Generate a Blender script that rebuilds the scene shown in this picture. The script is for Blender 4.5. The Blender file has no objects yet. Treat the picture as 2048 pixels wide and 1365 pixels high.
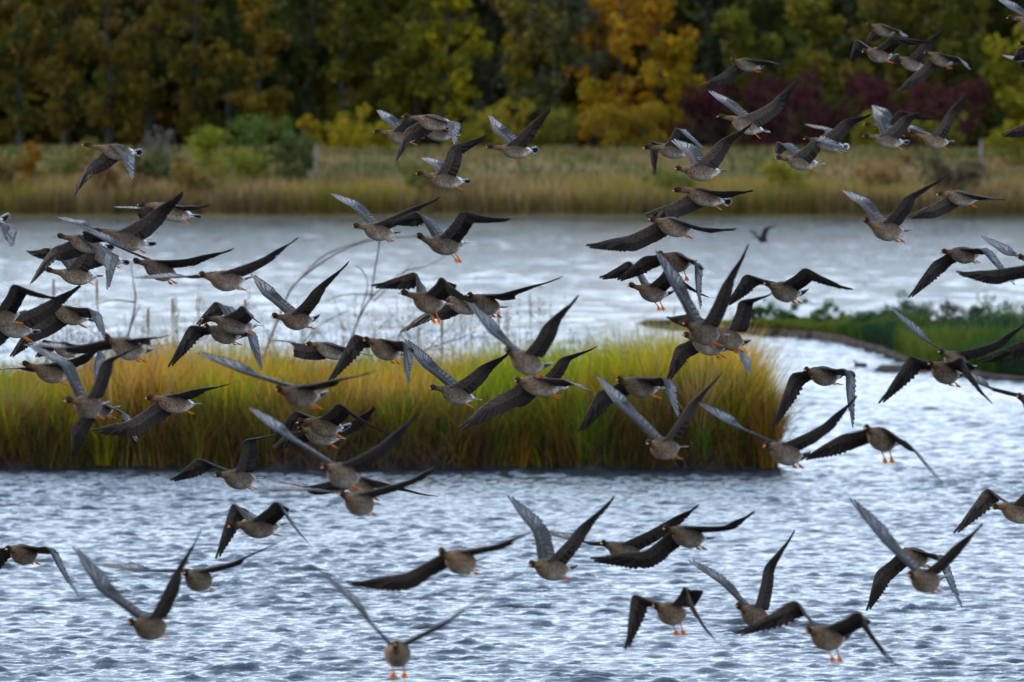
import bpy, math, random
import numpy as np
from mathutils import Vector, Euler

sc = bpy.context.scene
COL = sc.collection
R = math.radians
rng = np.random.default_rng(7)
random.seed(7)

# ---------------------------------------------------------------- camera
F = 2048 * 300 / 36.0            # focal length in pixels of the 2048-wide photograph
CAM_H = 7.0
HORIZON = 255.0
pitch = math.atan((682.5 - HORIZON) / F)
cam_d = bpy.data.cameras.new('camera'); cam = bpy.data.objects.new('camera', cam_d); COL.objects.link(cam)
cam_d.lens = 300; cam_d.sensor_width = 36; cam_d.clip_start = 1; cam_d.clip_end = 9000
cam.location = (0, 0, CAM_H); cam.rotation_euler = (math.pi / 2 - pitch, 0, 0)
cam_d.dof.use_dof = True; cam_d.dof.focus_distance = 96; cam_d.dof.aperture_fstop = 3.8
sc.camera = cam

# ---------------------------------------------------------------- sky, sun, exposure
SUN_EL, SUN_AZ = 38.0, -55.0     # azimuth from +Y (view direction), negative = to the left
world = bpy.data.worlds.new('World'); sc.world = world; world.use_nodes = True
nt = world.node_tree; nt.nodes.clear()
N = nt.nodes.new; Lk = nt.links.new
out = N('ShaderNodeOutputWorld'); bg = N('ShaderNodeBackground'); sky = N('ShaderNodeTexSky')
sky.sky_type = 'NISHITA'; sky.sun_disc = False
sky.sun_elevation = R(SUN_EL); sky.sun_rotation = R(SUN_AZ); sky.air_density = 1.2; sky.dust_density = 1.5; sky.ozone_density = 2.0
tc = N('ShaderNodeTexCoord'); mp = N('ShaderNodeMapping'); mp.inputs['Scale'].default_value = (1.4, 1.4, 5.0)
cn = N('ShaderNodeTexNoise'); cn.inputs['Scale'].default_value = 2.2; cn.inputs['Detail'].default_value = 5; cn.inputs['Roughness'].default_value = .55
cr = N('ShaderNodeValToRGB'); cr.color_ramp.elements[0].position = .28; cr.color_ramp.elements[0].color = (.50, .50, .50, 1)
cr.color_ramp.elements[1].position = .62; cr.color_ramp.elements[1].color = (.92, .92, .92, 1)
mx = N('ShaderNodeMix'); mx.data_type = 'RGBA'
mx.inputs[7].default_value = (6.6, 7.8, 9.7, 1)          # thin bright cloud, in the sky texture's own units
Lk(tc.outputs['Generated'], mp.inputs['Vector']); Lk(mp.outputs['Vector'], cn.inputs['Vector'])
Lk(cn.outputs['Fac'], cr.inputs['Fac'])
sx = N('ShaderNodeSeparateXYZ'); Lk(tc.outputs['Generated'], sx.inputs[0])       # cloud thins overhead, where blue shows through
zr = N('ShaderNodeMapRange'); zr.inputs[1].default_value = .04; zr.inputs[2].default_value = .55; zr.inputs[3].default_value = 1.0; zr.inputs[4].default_value = .30
Lk(sx.outputs[2], zr.inputs[0]); mm_ = N('ShaderNodeMath'); mm_.operation = 'MULTIPLY'
Lk(cr.outputs['Color'], mm_.inputs[0]); Lk(zr.outputs[0], mm_.inputs[1]); Lk(mm_.outputs[0], mx.inputs[0])
Lk(sky.outputs['Color'], mx.inputs[6]); Lk(mx.outputs[2], bg.inputs['Color']); Lk(bg.outputs[0], out.inputs[0])
bg.inputs['Strength'].default_value = .085
sd = bpy.data.lights.new('sun', 'SUN'); so = bpy.data.objects.new('sun', sd); COL.objects.link(so)
sd.energy = 1.0; sd.angle = R(14); sd.color = (1, .95, .88)
az, el = R(SUN_AZ), R(SUN_EL)
dirv = Vector((math.sin(az) * math.cos(el), math.cos(az) * math.cos(el), math.sin(el)))
so.rotation_euler = dirv.to_track_quat('Z', 'Y').to_euler()
so.location = (-40, 20, 60)
vs = sc.view_settings; vs.view_transform = 'Standard'; vs.look = 'None'; vs.exposure = 1.75; vs.gamma = 1.0; vs.use_curve_mapping = False
try:
    sc.cycles.use_denoising = True; sc.cycles.max_bounces = 6; sc.cycles.transparent_max_bounces = 4
    sc.cycles.sample_clamp_indirect = 4
except Exception: pass

# ---------------------------------------------------------------- helpers
FWD = np.array([0, math.cos(pitch), -math.sin(pitch)]); RGT = np.array([1., 0, 0]); UPV = np.array([0, math.sin(pitch), math.cos(pitch)])
def un(px, py, d):               # photo pixel + distance -> world point
    return np.array([0, 0, CAM_H]) + d * (FWD + RGT * (px - 1024) / F + UPV * (682.5 - py) / F)
def gy(py, z=0.0): return F * (CAM_H - z) / (py - HORIZON)      # distance of a point at height z seen at row py
def gx(px, y): return (px - 1024) / F * y

def link(name, V, faces, mat, parent=None, col=None, smooth=True, **props):
    """V (n,3); faces: list of int arrays (m,k); one mesh object"""
    me = bpy.data.meshes.new(name)
    V = np.asarray(V, dtype=np.float32)
    faces = [np.asarray(f, dtype=np.int32) for f in faces if len(f)]
    idx = np.concatenate([f.ravel() for f in faces])
    tot = np.concatenate([np.full(len(f), f.shape[1], dtype=np.int32) for f in faces])
    st = np.concatenate([[0], np.cumsum(tot)[:-1]]).astype(np.int32)
    me.vertices.add(len(V)); me.vertices.foreach_set('co', V.ravel())
    me.loops.add(len(idx)); me.loops.foreach_set('vertex_index', idx)
    me.polygons.add(len(tot)); me.polygons.foreach_set('loop_start', st); me.polygons.foreach_set('loop_total', tot)
    if smooth: me.polygons.foreach_set('use_smooth', np.ones(len(tot), dtype=bool))
    me.update(calc_edges=True)
    if col is not None:
        a = me.color_attributes.new('Col', 'FLOAT_COLOR', 'POINT')
        c = np.ones((len(V), 4), dtype=np.float32); c[:, :3] = col
        a.data.foreach_set('color', c.ravel())
    if mat is not None: me.materials.append(mat)
    o = bpy.data.objects.new(name, me); COL.objects.link(o)
    if parent is not None:
        o.parent = parent
    for k, v in props.items(): o[k] = v
    return o

def empty(name, loc, **props):
    o = bpy.data.objects.new(name, None); COL.objects.link(o); o.location = loc; o.empty_display_size = .3
    for k, v in props.items(): o[k] = v
    return o

def grid_faces(nu, nv, closed=False):
    i = np.arange(nu - 1)[:, None]; j = np.arange(nv if closed else nv - 1)[None, :]
    j2 = (j + 1) % nv
    a = i * nv + j; b = i * nv + j2; c = (i + 1) * nv + j2; d = (i + 1) * nv + j
    return np.stack([a, b, c, d], -1).reshape(-1, 4)

class Acc:                        # gathers pieces of one part into one mesh
    def __init__(s): s.V, s.Fq, s.Ft, s.C, s.n = [], [], [], [], 0
    def add(s, V, fq=None, ft=None, C=None):
        V = np.asarray(V, float)
        if fq is not None and len(fq): s.Fq.append(np.asarray(fq) + s.n)
        if ft is not None and len(ft): s.Ft.append(np.asarray(ft) + s.n)
        s.V.append(V)
        C = np.asarray(C if C is not None else (1, 1, 1), float)
        s.C.append(np.broadcast_to(C, (len(V), 3)) if C.ndim < 2 else C)
        s.n += len(V)
    def tube(s, P, r, k=6, C=None):
        P = np.asarray(P, float); r = np.broadcast_to(np.asarray(r, float), (len(P),))
        T = np.gradient(P, axis=0); T /= np.linalg.norm(T, axis=1)[:, None] + 1e-9
        ref = np.array([0.13, 0.31, 1.0]); 
        A = np.cross(T, ref); A /= np.linalg.norm(A, axis=1)[:, None] + 1e-9; B = np.cross(T, A)
        th = np.arange(k) / k * 2 * math.pi
        V = (P[:, None] + r[:, None, None] * (A[:, None] * np.cos(th)[None, :, None] + B[:, None] * np.sin(th)[None, :, None])).reshape(-1, 3)
        n = len(P)
        fq = grid_faces(n, k, True)
        V = np.vstack([V, P[0], P[-1]])
        ft = [[(j + 1) % k, j, n * k] for j in range(k)] + [[(n - 1) * k + j, (n - 1) * k + (j + 1) % k, n * k + 1] for j in range(k)]
        s.add(V, fq, ft, C)
    def build(s, name, mat, parent=None, **kw):
        V = np.vstack(s.V)
        if parent is not None: V = V - np.array(parent.location) if parent.parent is None else V - np.array(parent.get('origin'))
        fs = []
        if s.Fq: fs.append(np.vstack(s.Fq))
        if s.Ft: fs.append(np.vstack(s.Ft))
        return link(name, V, fs, mat, parent, np.vstack(s.C), **kw)

def catmull(P, n):
    P = np.asarray(P, float); Q = np.vstack([2 * P[0] - P[1], P, 2 * P[-1] - P[-2]])
    u = np.linspace(0, len(P) - 1 - 1e-6, n); i = u.astype(int); t = (u - i)[:, None]
    a, b, c, d = Q[i], Q[i + 1], Q[i + 2], Q[i + 3]
    return .5 * (2 * b + (c - a) * t + (2 * a - 5 * b + 4 * c - d) * t * t + (3 * b - a - 3 * c + d) * t ** 3)

# ---------------------------------------------------------------- materials
def mat_col(name, rough=.7, noise=0., nscale=60., bump=0., trans=0., spec=.3):
    m = bpy.data.materials.new(name); m.use_nodes = True; t = m.node_tree; b = t.nodes['Principled BSDF']
    b.inputs['Roughness'].default_value = rough
    b.inputs['Specular IOR Level'].default_value = spec
    a = t.nodes.new('ShaderNodeVertexColor'); a.layer_name = 'Col'; src = a.outputs['Color']
    if noise:
        co = t.nodes.new('ShaderNodeTexCoord'); nz = t.nodes.new('ShaderNodeTexNoise'); nz.inputs['Scale'].default_value = nscale; nz.inputs['Detail'].default_value = 3
        t.links.new(co.outputs['Object'], nz.inputs['Vector'])
        mr = t.nodes.new('ShaderNodeMapRange'); mr.inputs[1].default_value = .3; mr.inputs[2].default_value = .7
        mr.inputs[3].default_value = 1 - noise; mr.inputs[4].default_value = 1 + noise
        t.links.new(nz.outputs['Fac'], mr.inputs[0])
        vm = t.nodes.new('ShaderNodeVectorMath'); vm.operation = 'SCALE'
        t.links.new(src, vm.inputs[0]); t.links.new(mr.outputs[0], vm.inputs['Scale']); src = vm.outputs[0]
        if bump:
            bp = t.nodes.new('ShaderNodeBump'); bp.inputs['Strength'].default_value = bump; bp.inputs['Distance'].default_value = .01
            t.links.new(nz.outputs['Fac'], bp.inputs['Height']); t.links.new(bp.outputs[0], b.inputs['Normal'])
    t.links.new(src, b.inputs['Base Color'])
    if trans:
        tr = t.nodes.new('ShaderNodeBsdfTranslucent'); t.links.new(src, tr.inputs['Color'])
        ms = t.nodes.new('ShaderNodeMixShader'); ms.inputs[0].default_value = trans
        t.links.new(b.outputs[0], ms.inputs[1]); t.links.new(tr.outputs[0], ms.inputs[2]); t.links.new(ms.outputs[0], t.nodes['Material Output'].inputs[0])
    return m
M_PLUM = mat_col('plumage', .8, .50, 52, .7, spec=.06)
M_WING = mat_col('wing_feathers', .65, .14, 70, .2, spec=.12)
M_HORN = mat_col('bill_and_feet', .45, .08, 120)
M_EYE = mat_col('eye_gloss', .15, spec=.6)
M_LEAF = mat_col('leaves', .65, trans=.3, spec=.08)
M_BLADE = mat_col('grass_blades', .7, trans=.3, spec=.06)
M_BARK = mat_col('bark', .9, .25, 6, .5)

# ---------------------------------------------------------------- lake
def mat_water():
    m = bpy.data.materials.new('lake_water'); m.use_nodes = True; t = m.node_tree; b = t.nodes['Principled BSDF']
    b.inputs['Base Color'].default_value = (.012, .022, .032, 1); b.inputs['Roughness'].default_value = .07; b.inputs['IOR'].default_value = 1.333
    g = t.nodes.new('ShaderNodeNewGeometry')
    def nz(sx, sy, det, dist, strg, prev=None):
        mp = t.nodes.new('ShaderNodeMapping'); mp.inputs['Scale'].default_value = (sx, sy, 1); t.links.new(g.outputs['Position'], mp.inputs['Vector'])
        n = t.nodes.new('ShaderNodeTexNoise'); n.inputs['Scale'].default_value = 1; n.inputs['Detail'].default_value = det; t.links.new(mp.outputs[0], n.inputs['Vector'])
        bp = t.nodes.new('ShaderNodeBump'); bp.inputs['Distance'].default_value = dist; bp.inputs['Strength'].default_value = strg
        t.links.new(n.outputs['Fac'], bp.inputs['Height'])
        if prev is not None: t.links.new(prev, bp.inputs['Normal'])
        return bp.outputs[0]
    o1 = nz(2.2, 4.2, 3, .045, 1.0)
    mp = t.nodes.new('ShaderNodeMapping'); mp.inputs['Scale'].default_value = (.22, .035, 1); t.links.new(g.outputs['Position'], mp.inputs['Vector'])
    gn = t.nodes.new('ShaderNodeTexNoise'); gn.inputs['Scale'].default_value = 1; gn.inputs['Detail'].default_value = 4; t.links.new(mp.outputs[0], gn.inputs['Vector'])
    gr = t.nodes.new('ShaderNodeMapRange'); gr.inputs[1].default_value = .36; gr.inputs[2].default_value = .64; gr.inputs[3].default_value = .5; gr.inputs[4].default_value = 1.0
    t.links.new(gn.outputs['Fac'], gr.inputs[0]); t.links.new(gr.outputs[0], o1.node.inputs['Strength'])
    o2 = nz(7, 9, 2, .012, 1.0, o1)
    t.links.new(o2, b.inputs['Normal'])
    return m
M_WATER = mat_water()
def vnoise(x, y, s, seed=0):
    x = np.asarray(x, float) * s + seed * 17.3; y = np.asarray(y, float) * s + seed * 5.1
    def h(i, j): v = np.sin(i * 127.1 + j * 311.7 + seed) * 43758.5453; return v - np.floor(v)
    i, j = np.floor(x), np.floor(y); f, g = x - i, y - j; f = f * f * (3 - 2 * f); g = g * g * (3 - 2 * g)
    return (h(i, j) * (1 - f) + h(i + 1, j) * f) * (1 - g) + (h(i, j + 1) * (1 - f) + h(i + 1, j + 1) * f) * g

WV = []
_r = np.random.default_rng(3)
for _k in range(110):
    _lam = .15 * (7.5 ** (_r.random() ** 1.15)); _kk = 2 * math.pi / _lam
    _th = _r.normal(R(-95), R(19))               # waves run towards the viewer and a little to the left
    WV.append((_lam, _kk * math.cos(_th), _kk * math.sin(_th), (.0016 if _lam > .55 else .0034 if _lam > .33 else .0056) * _lam ** .92, _r.random() * 6.283))
def wave_h(X, Y, lmin):
    Z = np.zeros_like(X)
    for lam, kx, ky, amp, ph in WV:
        if lam > lmin: Z += (amp * np.sin((kx * X + ky * Y + ph).astype(np.float32))).astype(np.float32)
    Z += 18. * np.maximum(Z, 0) ** 2
    g = vnoise(X, Y * .22, .16, 41) * .6 + vnoise(X, Y * .3, .5, 42) * .4      # gusts: calmer and livelier patches
    return Z * (.5 + 1.0 * g)
def make_lake():
    Vs, Fs, n = [], [], 0
    blocks = [(-12.5, 12.5, .066, 98., 176., .068, .0), (-21, 21, .13, 176., 292., .15, .24), (-47, 47, .30, 292., 664.6, .42, .62)]
    for (x0, x1, dx, y0, y1, dy, lm) in blocks:
        xs = np.arange(x0, x1 + dx * .5, dx, dtype=np.float32); ys = np.arange(y0, y1 + dy * 1.5, dy, dtype=np.float32)
        X, Y = np.meshgrid(xs, ys); Z = wave_h(X, Y, lm)
        if lm > .5: Z *= 1.15
        Vs.append(np.stack([X, Y, Z], -1).reshape(-1, 3)); Fs.append(grid_faces(len(ys), len(xs)) + n); n += len(Vs[-1])
    B = 700.; YN, YF = -60., 690.
    def quad(x0, x1, y0, y1):
        nonlocal n
        Vs.append(np.array([[x0, y0, 0], [x1, y0, 0], [x1, y1, 0], [x0, y1, 0]], float)); Fs.append(np.array([[0, 1, 2, 3]]) + n); n += 4
    quad(-B, B, YN, 98); quad(-B, B, 664.6, YF)
    for (x0, x1, dx, y0, y1, dy, lm) in blocks: quad(-B, x0, y0, y1); quad(x1, B, y0, y1)
    return link('lake_water', np.vstack(Vs), Fs, M_WATER, kind='structure', label='rippled grey blue lake surface')
make_lake()

# ground sheet under everything, reaching the horizon
def mat_ground(name, c1, c2, c3, scale, sx=1.):
    m = bpy.data.materials.new(name); m.use_nodes = True; t = m.node_tree; b = t.nodes['Principled BSDF']; b.inputs['Roughness'].default_value = .9; b.inputs['Specular IOR Level'].default_value = .08
    g = t.nodes.new('ShaderNodeNewGeometry'); mp = t.nodes.new('ShaderNodeMapping'); mp.inputs['Scale'].default_value = (scale * sx, scale, scale)
    t.links.new(g.outputs['Position'], mp.inputs['Vector'])
    n = t.nodes.new('ShaderNodeTexNoise'); n.inputs['Scale'].default_value = 1; n.inputs['Detail'].default_value = 6; t.links.new(mp.outputs[0], n.inputs['Vector'])
    r = t.nodes.new('ShaderNodeValToRGB'); e = r.color_ramp.elements; e[0].position = .35; e[0].color = (*c1, 1); e[1].position = .66; e[1].color = (*c3, 1)
    k = e.new(.5); k.color = (*c2, 1)
    t.links.new(n.outputs['Fac'], r.inputs['Fac']); t.links.new(r.outputs[0], b.inputs['Base Color'])
    bp = t.nodes.new('ShaderNodeBump'); bp.inputs['Distance'].default_value = .15; t.links.new(n.outputs['Fac'], bp.inputs['Height']); t.links.new(bp.outputs[0], b.inputs['Normal'])
    return m
M_MUD = mat_ground('wet_mud', (.012, .009, .008), (.026, .019, .017), (.048, .034, .029), 1.6)
M_FIELD = mat_ground('bank_grass', (.06, .058, .014), (.10, .08, .026), (.16, .105, .05), .16, .45)
M_FAR = mat_ground('far_meadow', (.04, .06, .015), (.08, .08, .02), (.11, .09, .03), .02)
g = link('ground', np.array([[-6000, -300, -1.6], [6000, -300, -1.6], [6000, 8000, -1.6], [-6000, 8000, -1.6]], float), [np.array([[0, 1, 2, 3]])], M_MUD, kind='structure')


# far bank: shore, reed foot, dyke, meadow behind
PROF_Y = [655, 662, 664.5, 668, 682, 698, 706, 712, 717, 722, 735, 800, 1200, 3500]
PROF_Z = [-1.2, -.25, .1, .55, 1.0, 1.9, 3.4, 4.45, 4.9, 4.9, 4.2, 4.4, 7, 12]
def bank_z(x, y): return np.interp(y, PROF_Y, PROF_Z) + (vnoise(x, y, .12, 2) - .5) * .35 * np.clip((np.asarray(y) - 664) / 8, 0, 1)
def make_bank():
    xs = np.concatenate([[-700, -400, -200], np.linspace(-120, 120, 200), [200, 400, 700]])
    ys = np.array(sorted(set(PROF_Y + list(np.arange(664, 800, 1.6)))))
    X, Y = np.meshgrid(xs, ys)
    Yw = Y + (vnoise(X, X * 0, .08, 4) - .5) * 3 * (Y < 700)
    V = np.stack([X, Yw, bank_z(X, Y)], -1).reshape(-1, 3)
    link('far_bank', V, [grid_faces(len(ys), len(xs))], M_FIELD, kind='structure', label='grassy dyke along the far shore')
make_bank()

# ---------------------------------------------------------------- blades of grass and reed (geometry)
def blades(name, P, H, W, lean, C, mat=None, parent=None, **props):
    """P (n,3) feet, H heights, W widths, lean (n,2) sideways reach of the tip, C (n,3)"""
    n = len(P); a = rng.random(n) * math.pi
    s = np.stack([np.cos(a), np.sin(a), np.zeros(n)], 1) * W[:, None] * .5
    up = np.zeros((n, 3)); up[:, 2] = H
    ln = np.zeros((n, 3)); ln[:, :2] = lean
    mid = P + up * .55 + ln * .28; tip = P + up * (1 - .12 * np.minimum(1, np.linalg.norm(lean, axis=1) / H)[:, None]) + ln
    V = np.stack([P - s, P + s, mid + s * .85, mid - s * .85, tip], 1).reshape(-1, 3)
    b = np.arange(n)[:, None] * 5
    fq = b + np.array([[0, 1, 2, 3]]); ft = b + np.array([[3, 2, 4]])
    Cc = np.repeat(C[:, None], 5, 1); Cc[:, 4] *= 1.15
    return link(name, V, [fq, ft], mat or M_BLADE, parent, Cc.reshape(-1, 3), smooth=False, **props)

def pick(n, cols, w):
    cols = np.array(cols, float); i = rng.choice(len(cols), n, p=np.array(w) / sum(w))
    return cols[i] * (1 + rng.normal(0, .16, (n, 1))).clip(.5, 1.6)

# far shore grasses
n = 26000
x = rng.uniform(-60, 60, n); y = 665 + rng.random(n) ** 1.3 * 24
z = bank_z(x, y)
pn = vnoise(x, y * .5, .10, 11) * .7 + .3 * vnoise(x, y, .4, 12) + rng.normal(0, .10, n)
C = np.where((pn > .62)[:, None], pick(n, [(.13, .12, .02), (.20, .14, .025)], [1, 1]),
    np.where((pn > .40)[:, None], pick(n, [(.20, .13, .05), (.26, .19, .09), (.15, .10, .04)], [1, 1, 1]), pick(n, [(.07, .040, .022), (.13, .075, .035), (.08, .08, .018)], [1, 1, 1])))
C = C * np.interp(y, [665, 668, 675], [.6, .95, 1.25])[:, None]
H = rng.uniform(1.1, 2.3, n) * (.75 + .5 * vnoise(x, y, .18, 5))
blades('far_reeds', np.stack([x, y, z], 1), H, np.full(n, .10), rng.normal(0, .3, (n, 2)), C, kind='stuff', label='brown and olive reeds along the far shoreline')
n = 22000
x = rng.uniform(-62, 62, n); y = rng.uniform(686, 724, n); z = bank_z(x, y)
pn = vnoise(x, y, .13, 21) + rng.normal(0, .08, n); gn = (y > 703) & (y < 716)
C = np.where((gn & (pn > .45))[:, None], pick(n, [(.06, .11, .02), (.09, .13, .03)], [1, 1]), pick(n, [(.30, .19, .075), (.40, .21, .10), (.19, .15, .035)], [1, 1, 1]))
C = np.where((y > 716)[:, None], pick(n, [(.30, .26, .10), (.24, .22, .08)], [1, 1]), C) * .60
blades('dyke_grass', np.stack([x, y, z], 1), rng.uniform(.3, .8, n), np.full(n, .09), rng.normal(0, .15, (n, 2)), C, kind='stuff', label='pale grass on the slope of the far dyke')

# ---------------------------------------------------------------- trees
def leaf_cards(acc, P, size, C, flat=.5):
    n = len(P)
    a = rng.normal(0, 1, (n, 3)); a /= np.linalg.norm(a, axis=1)[:, None]
    b = rng.normal(0, 1, (n, 3)); b -= a * (a * b).sum(1)[:, None]; b /= np.linalg.norm(b, axis=1)[:, None]
    size = np.broadcast_to(size, (n,))[:, None]
    V = np.stack([P - a * size * .5, P + b * size * .32, P + a * size * .5, P - b * size * .32], 1).reshape(-1, 3)
    acc.add(V, np.arange(n)[:, None] * 4 + np.array([[0, 1, 2, 3]]), None, np.repeat(C[:, None], 4, 1).reshape(-1, 3))

def tree(name, px, Y, h, cw, cols, wts, label, nl=2600, base=.07, leaf=.42, cat='tree', group=None, trunkc=(.035, .03, .025), seed=0, z0=None):
    r = np.random.default_rng(seed + 100)
    x = gx(px, Y); z0 = float(bank_z(x, Y)) if z0 is None else z0
    root = empty(name, (x, Y, z0), label=label, category=cat)
    if group: root['group'] = group
    o = np.array([x, Y, z0])
    # trunk and limbs
    a = Acc(); top = o + np.array([r.normal(0, .5), r.normal(0, .5), h * .93])
    T = catmull([o - [0, 0, .3], o + (top - o) * .3 + r.normal(0, .15, 3), o + (top - o) * .65 + r.normal(0, .25, 3), top], 9)
    a.tube(T, np.linspace(.018 * h, .012, 9), 6, trunkc)
    tips = []
    for k in range(int(10 + h * .5)):
        t = r.uniform(base, .92); p = o + (top - o) * t
        ang = r.random() * 6.283; ln = cw * .5 * (1.15 - abs(t - .45)) * r.uniform(.6, 1.05)
        e = p + np.array([math.cos(ang) * ln, math.sin(ang) * ln, ln * r.uniform(.25, .8)])
        a.tube(catmull([p, (p + e) / 2 + [0, 0, -.08 * ln], e], 5), np.linspace(.05 + .0025 * h, .01, 5), 4, trunkc)
        tips.append((p, e))
    a.build('trunk', M_BARK, root, smooth=True)
    # crown: clumps around the limbs
    c = Acc(); cl = []
    for p, e in tips:
        for s in (.55, .85, 1.05): cl.append(p + (e - p) * s + r.normal(0, .25, 3))
    for k in range(len(tips)):
        t = r.uniform(base + .05, 1.0); cl.append(o + (top - o) * t + r.normal(0, .35, 3))
    cl = np.array(cl); cr_ = r.uniform(.10, .2, len(cl)) * cw
    cc = np.array(cols, float)[r.choice(len(cols), len(cl), p=np.array(wts) / sum(wts))]
    i = r.choice(len(cl), nl, p=cr_ ** 2 / (cr_ ** 2).sum())
    d = r.normal(0, 1, (nl, 3)); d /= np.linalg.norm(d, axis=1)[:, None]
    P = cl[i] + d * (cr_[i] * r.random(nl) ** .45)[:, None] * [1, 1, .8]
    P[:, 2] = np.maximum(P[:, 2], z0 + .15)
    mixc = np.array(cols, float)[r.choice(len(cols), nl, p=np.array(wts) / sum(wts))]
    C = (cc[i] * .5 + mixc * .5) * (1 + r.normal(0, .2, (nl, 1))).clip(.4, 1.7)
    leaf_cards(c, P, leaf * r.uniform(.6, 1.3, nl), C)
    c.build('crown', M_LEAF, root, smooth=False)
    return root

G_D, G_M, G_O = (.026, .040, .008), (.066, .078, .009), (.135, .105, .009)
YEL, GOL, ORA, BRN, MAR, GRY = (.34, .27, .008), (.40, .235, .008), (.38, .18, .010), (.12, .065, .010), (.070, .014, .021), (.055, .065, .045)
BRN2 = (.05, .032, .012)
TREES = [  # px, Y, height, crown width, colours, weights, label
 (-70, 748, 21, 8, [G_D, BRN2], [2, 1], 'dark green tree at the left edge of the far wood'),
 (40, 742, 20, 6.5, [G_D, G_O, BRN], [3, 1, 1], 'dark tree above the small orange bush at far left'),
 (130, 752, 22, 7, [BRN, G_O, G_D], [2, 2, 1], 'brown olive tree with fading leaves, second from the left'),
 (215, 744, 21, 6.5, [BRN, G_D, G_O], [2, 1, 2], 'olive brown tree right above the lone upper left goose'),
 (300, 756, 22, 7, [G_D, BRN2, G_O], [3, 2, 1], 'very dark tree left of the orange tinted one'),
 (385, 745, 20, 6.5, [G_O, G_D, BRN], [2, 2, 1], 'olive tree behind the green shore bushes'),
 (455, 758, 22, 6.5, [G_D, G_O], [2, 1], 'dark green tree behind the orange tinted tree'),
 (515, 743, 15.5, 5.5, [(.20, .10, .012), G_O, G_D, (.2, .13, .012)], [3, 2, 1, 2], 'lower tree with orange tinted top left of centre'),
 (600, 750, 21, 7, [G_D, G_M, BRN2], [3, 2, 1], 'dark green tree right of the orange tinted one'),
 (680, 745, 20, 6, [G_M, G_O, G_D], [2, 2, 1], 'mid green tree behind the yellow bushes'),
 (745, 752, 21, 6.5, [(.13, .12, .012), G_M, G_D], [3, 2, 1], 'yellow green tree left of the brightest green yellow one'),
 (835, 746, 22, 7.5, [(.13, .13, .012), (.19, .16, .012), G_M], [3, 2, 2], 'tall tree turning yellow green in the upper centre'),
 (895, 742, 23, 5.5, [YEL, (.14, .13, .012), G_M], [2, 2, 1], 'bright yellow tree top left of the grey green tree'),
 (965, 757, 19, 6, [G_D, GRY, BRN2], [2, 2, 1], 'shaded gap tree between the yellow and grey green ones'),
 (1040, 745, 21, 7, [(.15, .13, .015), (.24, .17, .012), GRY], [2, 2, 1], 'olive tree left of the orange tree'),
 (1110, 741, 17, 6.5, [GRY, (.10, .095, .02), (.16, .12, .015)], [2, 2, 1], 'grey green willow like tree in the centre'),
 (1185, 746, 22, 5.5, [GOL, ORA, (.15, .11, .02)], [2, 2, 1], 'narrow golden tree left of the big orange tree'),
 (1245, 740, 21, 7, [ORA, GOL, (.24, .12, .02), YEL], [4, 2, 2, 1], 'large bright orange tree in the middle of the wood'),
 (1320, 747, 20, 5.5, [GOL, ORA, (.10, .08, .015)], [3, 2, 1], 'golden tree at the right shoulder of the orange tree'),
 (1365, 743, 11, 4.5, [GOL, (.2, .15, .012)], [2, 1], 'short golden tree before the dark gap'),
 (1430, 760, 20, 6, [(.035, .028, .022), G_D, GRY], [2, 2, 1], 'dark tree in the gap right of the orange tree'),
 (1500, 746, 13.5, 6.5, [(.12, .12, .012), G_M, G_O], [3, 1, 1], 'low olive yellow tree right of the dark gap'),
 (1560, 756, 20, 7, [G_D, G_M], [2, 1], 'dark green tree at the top right of centre'),
 (1640, 746, 15, 7, [G_M, (.20, .15, .012), G_O], [2, 1, 1], 'olive tree above the maroon shrubs'),
 (1720, 757, 20, 7, [G_D, G_M, GRY], [2, 1, 1], 'dark green tree behind the upper right geese'),
 (1800, 748, 18, 7, [G_O, (.11, .095, .012), G_D], [2, 2, 1], 'olive tree right of the upper right geese'),
 (1885, 755, 20, 7, [G_D, G_O], [2, 2], 'dark olive tree above the right maroon shrubs'),
 (1960, 747, 17, 6.5, [(.12, .11, .012), G_M], [2, 1], 'olive yellow tree near the right edge'),
 (2050, 741, 13, 6.5, [(.22, .19, .01), (.16, .15, .012)], [2, 1], 'bright yellow tree at the right edge'),
 (2110, 752, 21, 7, [G_D, G_M], [2, 1], 'dark green tree beyond the right edge'),
]
for i, (px, Y, h, cw, cols, w, lab) in enumerate(TREES):
    tree('autumn_tree', px, Y, h, cw, cols, w, lab, seed=i, group='autumn trees beyond the dyke', nl=3000, leaf=.6)
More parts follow.
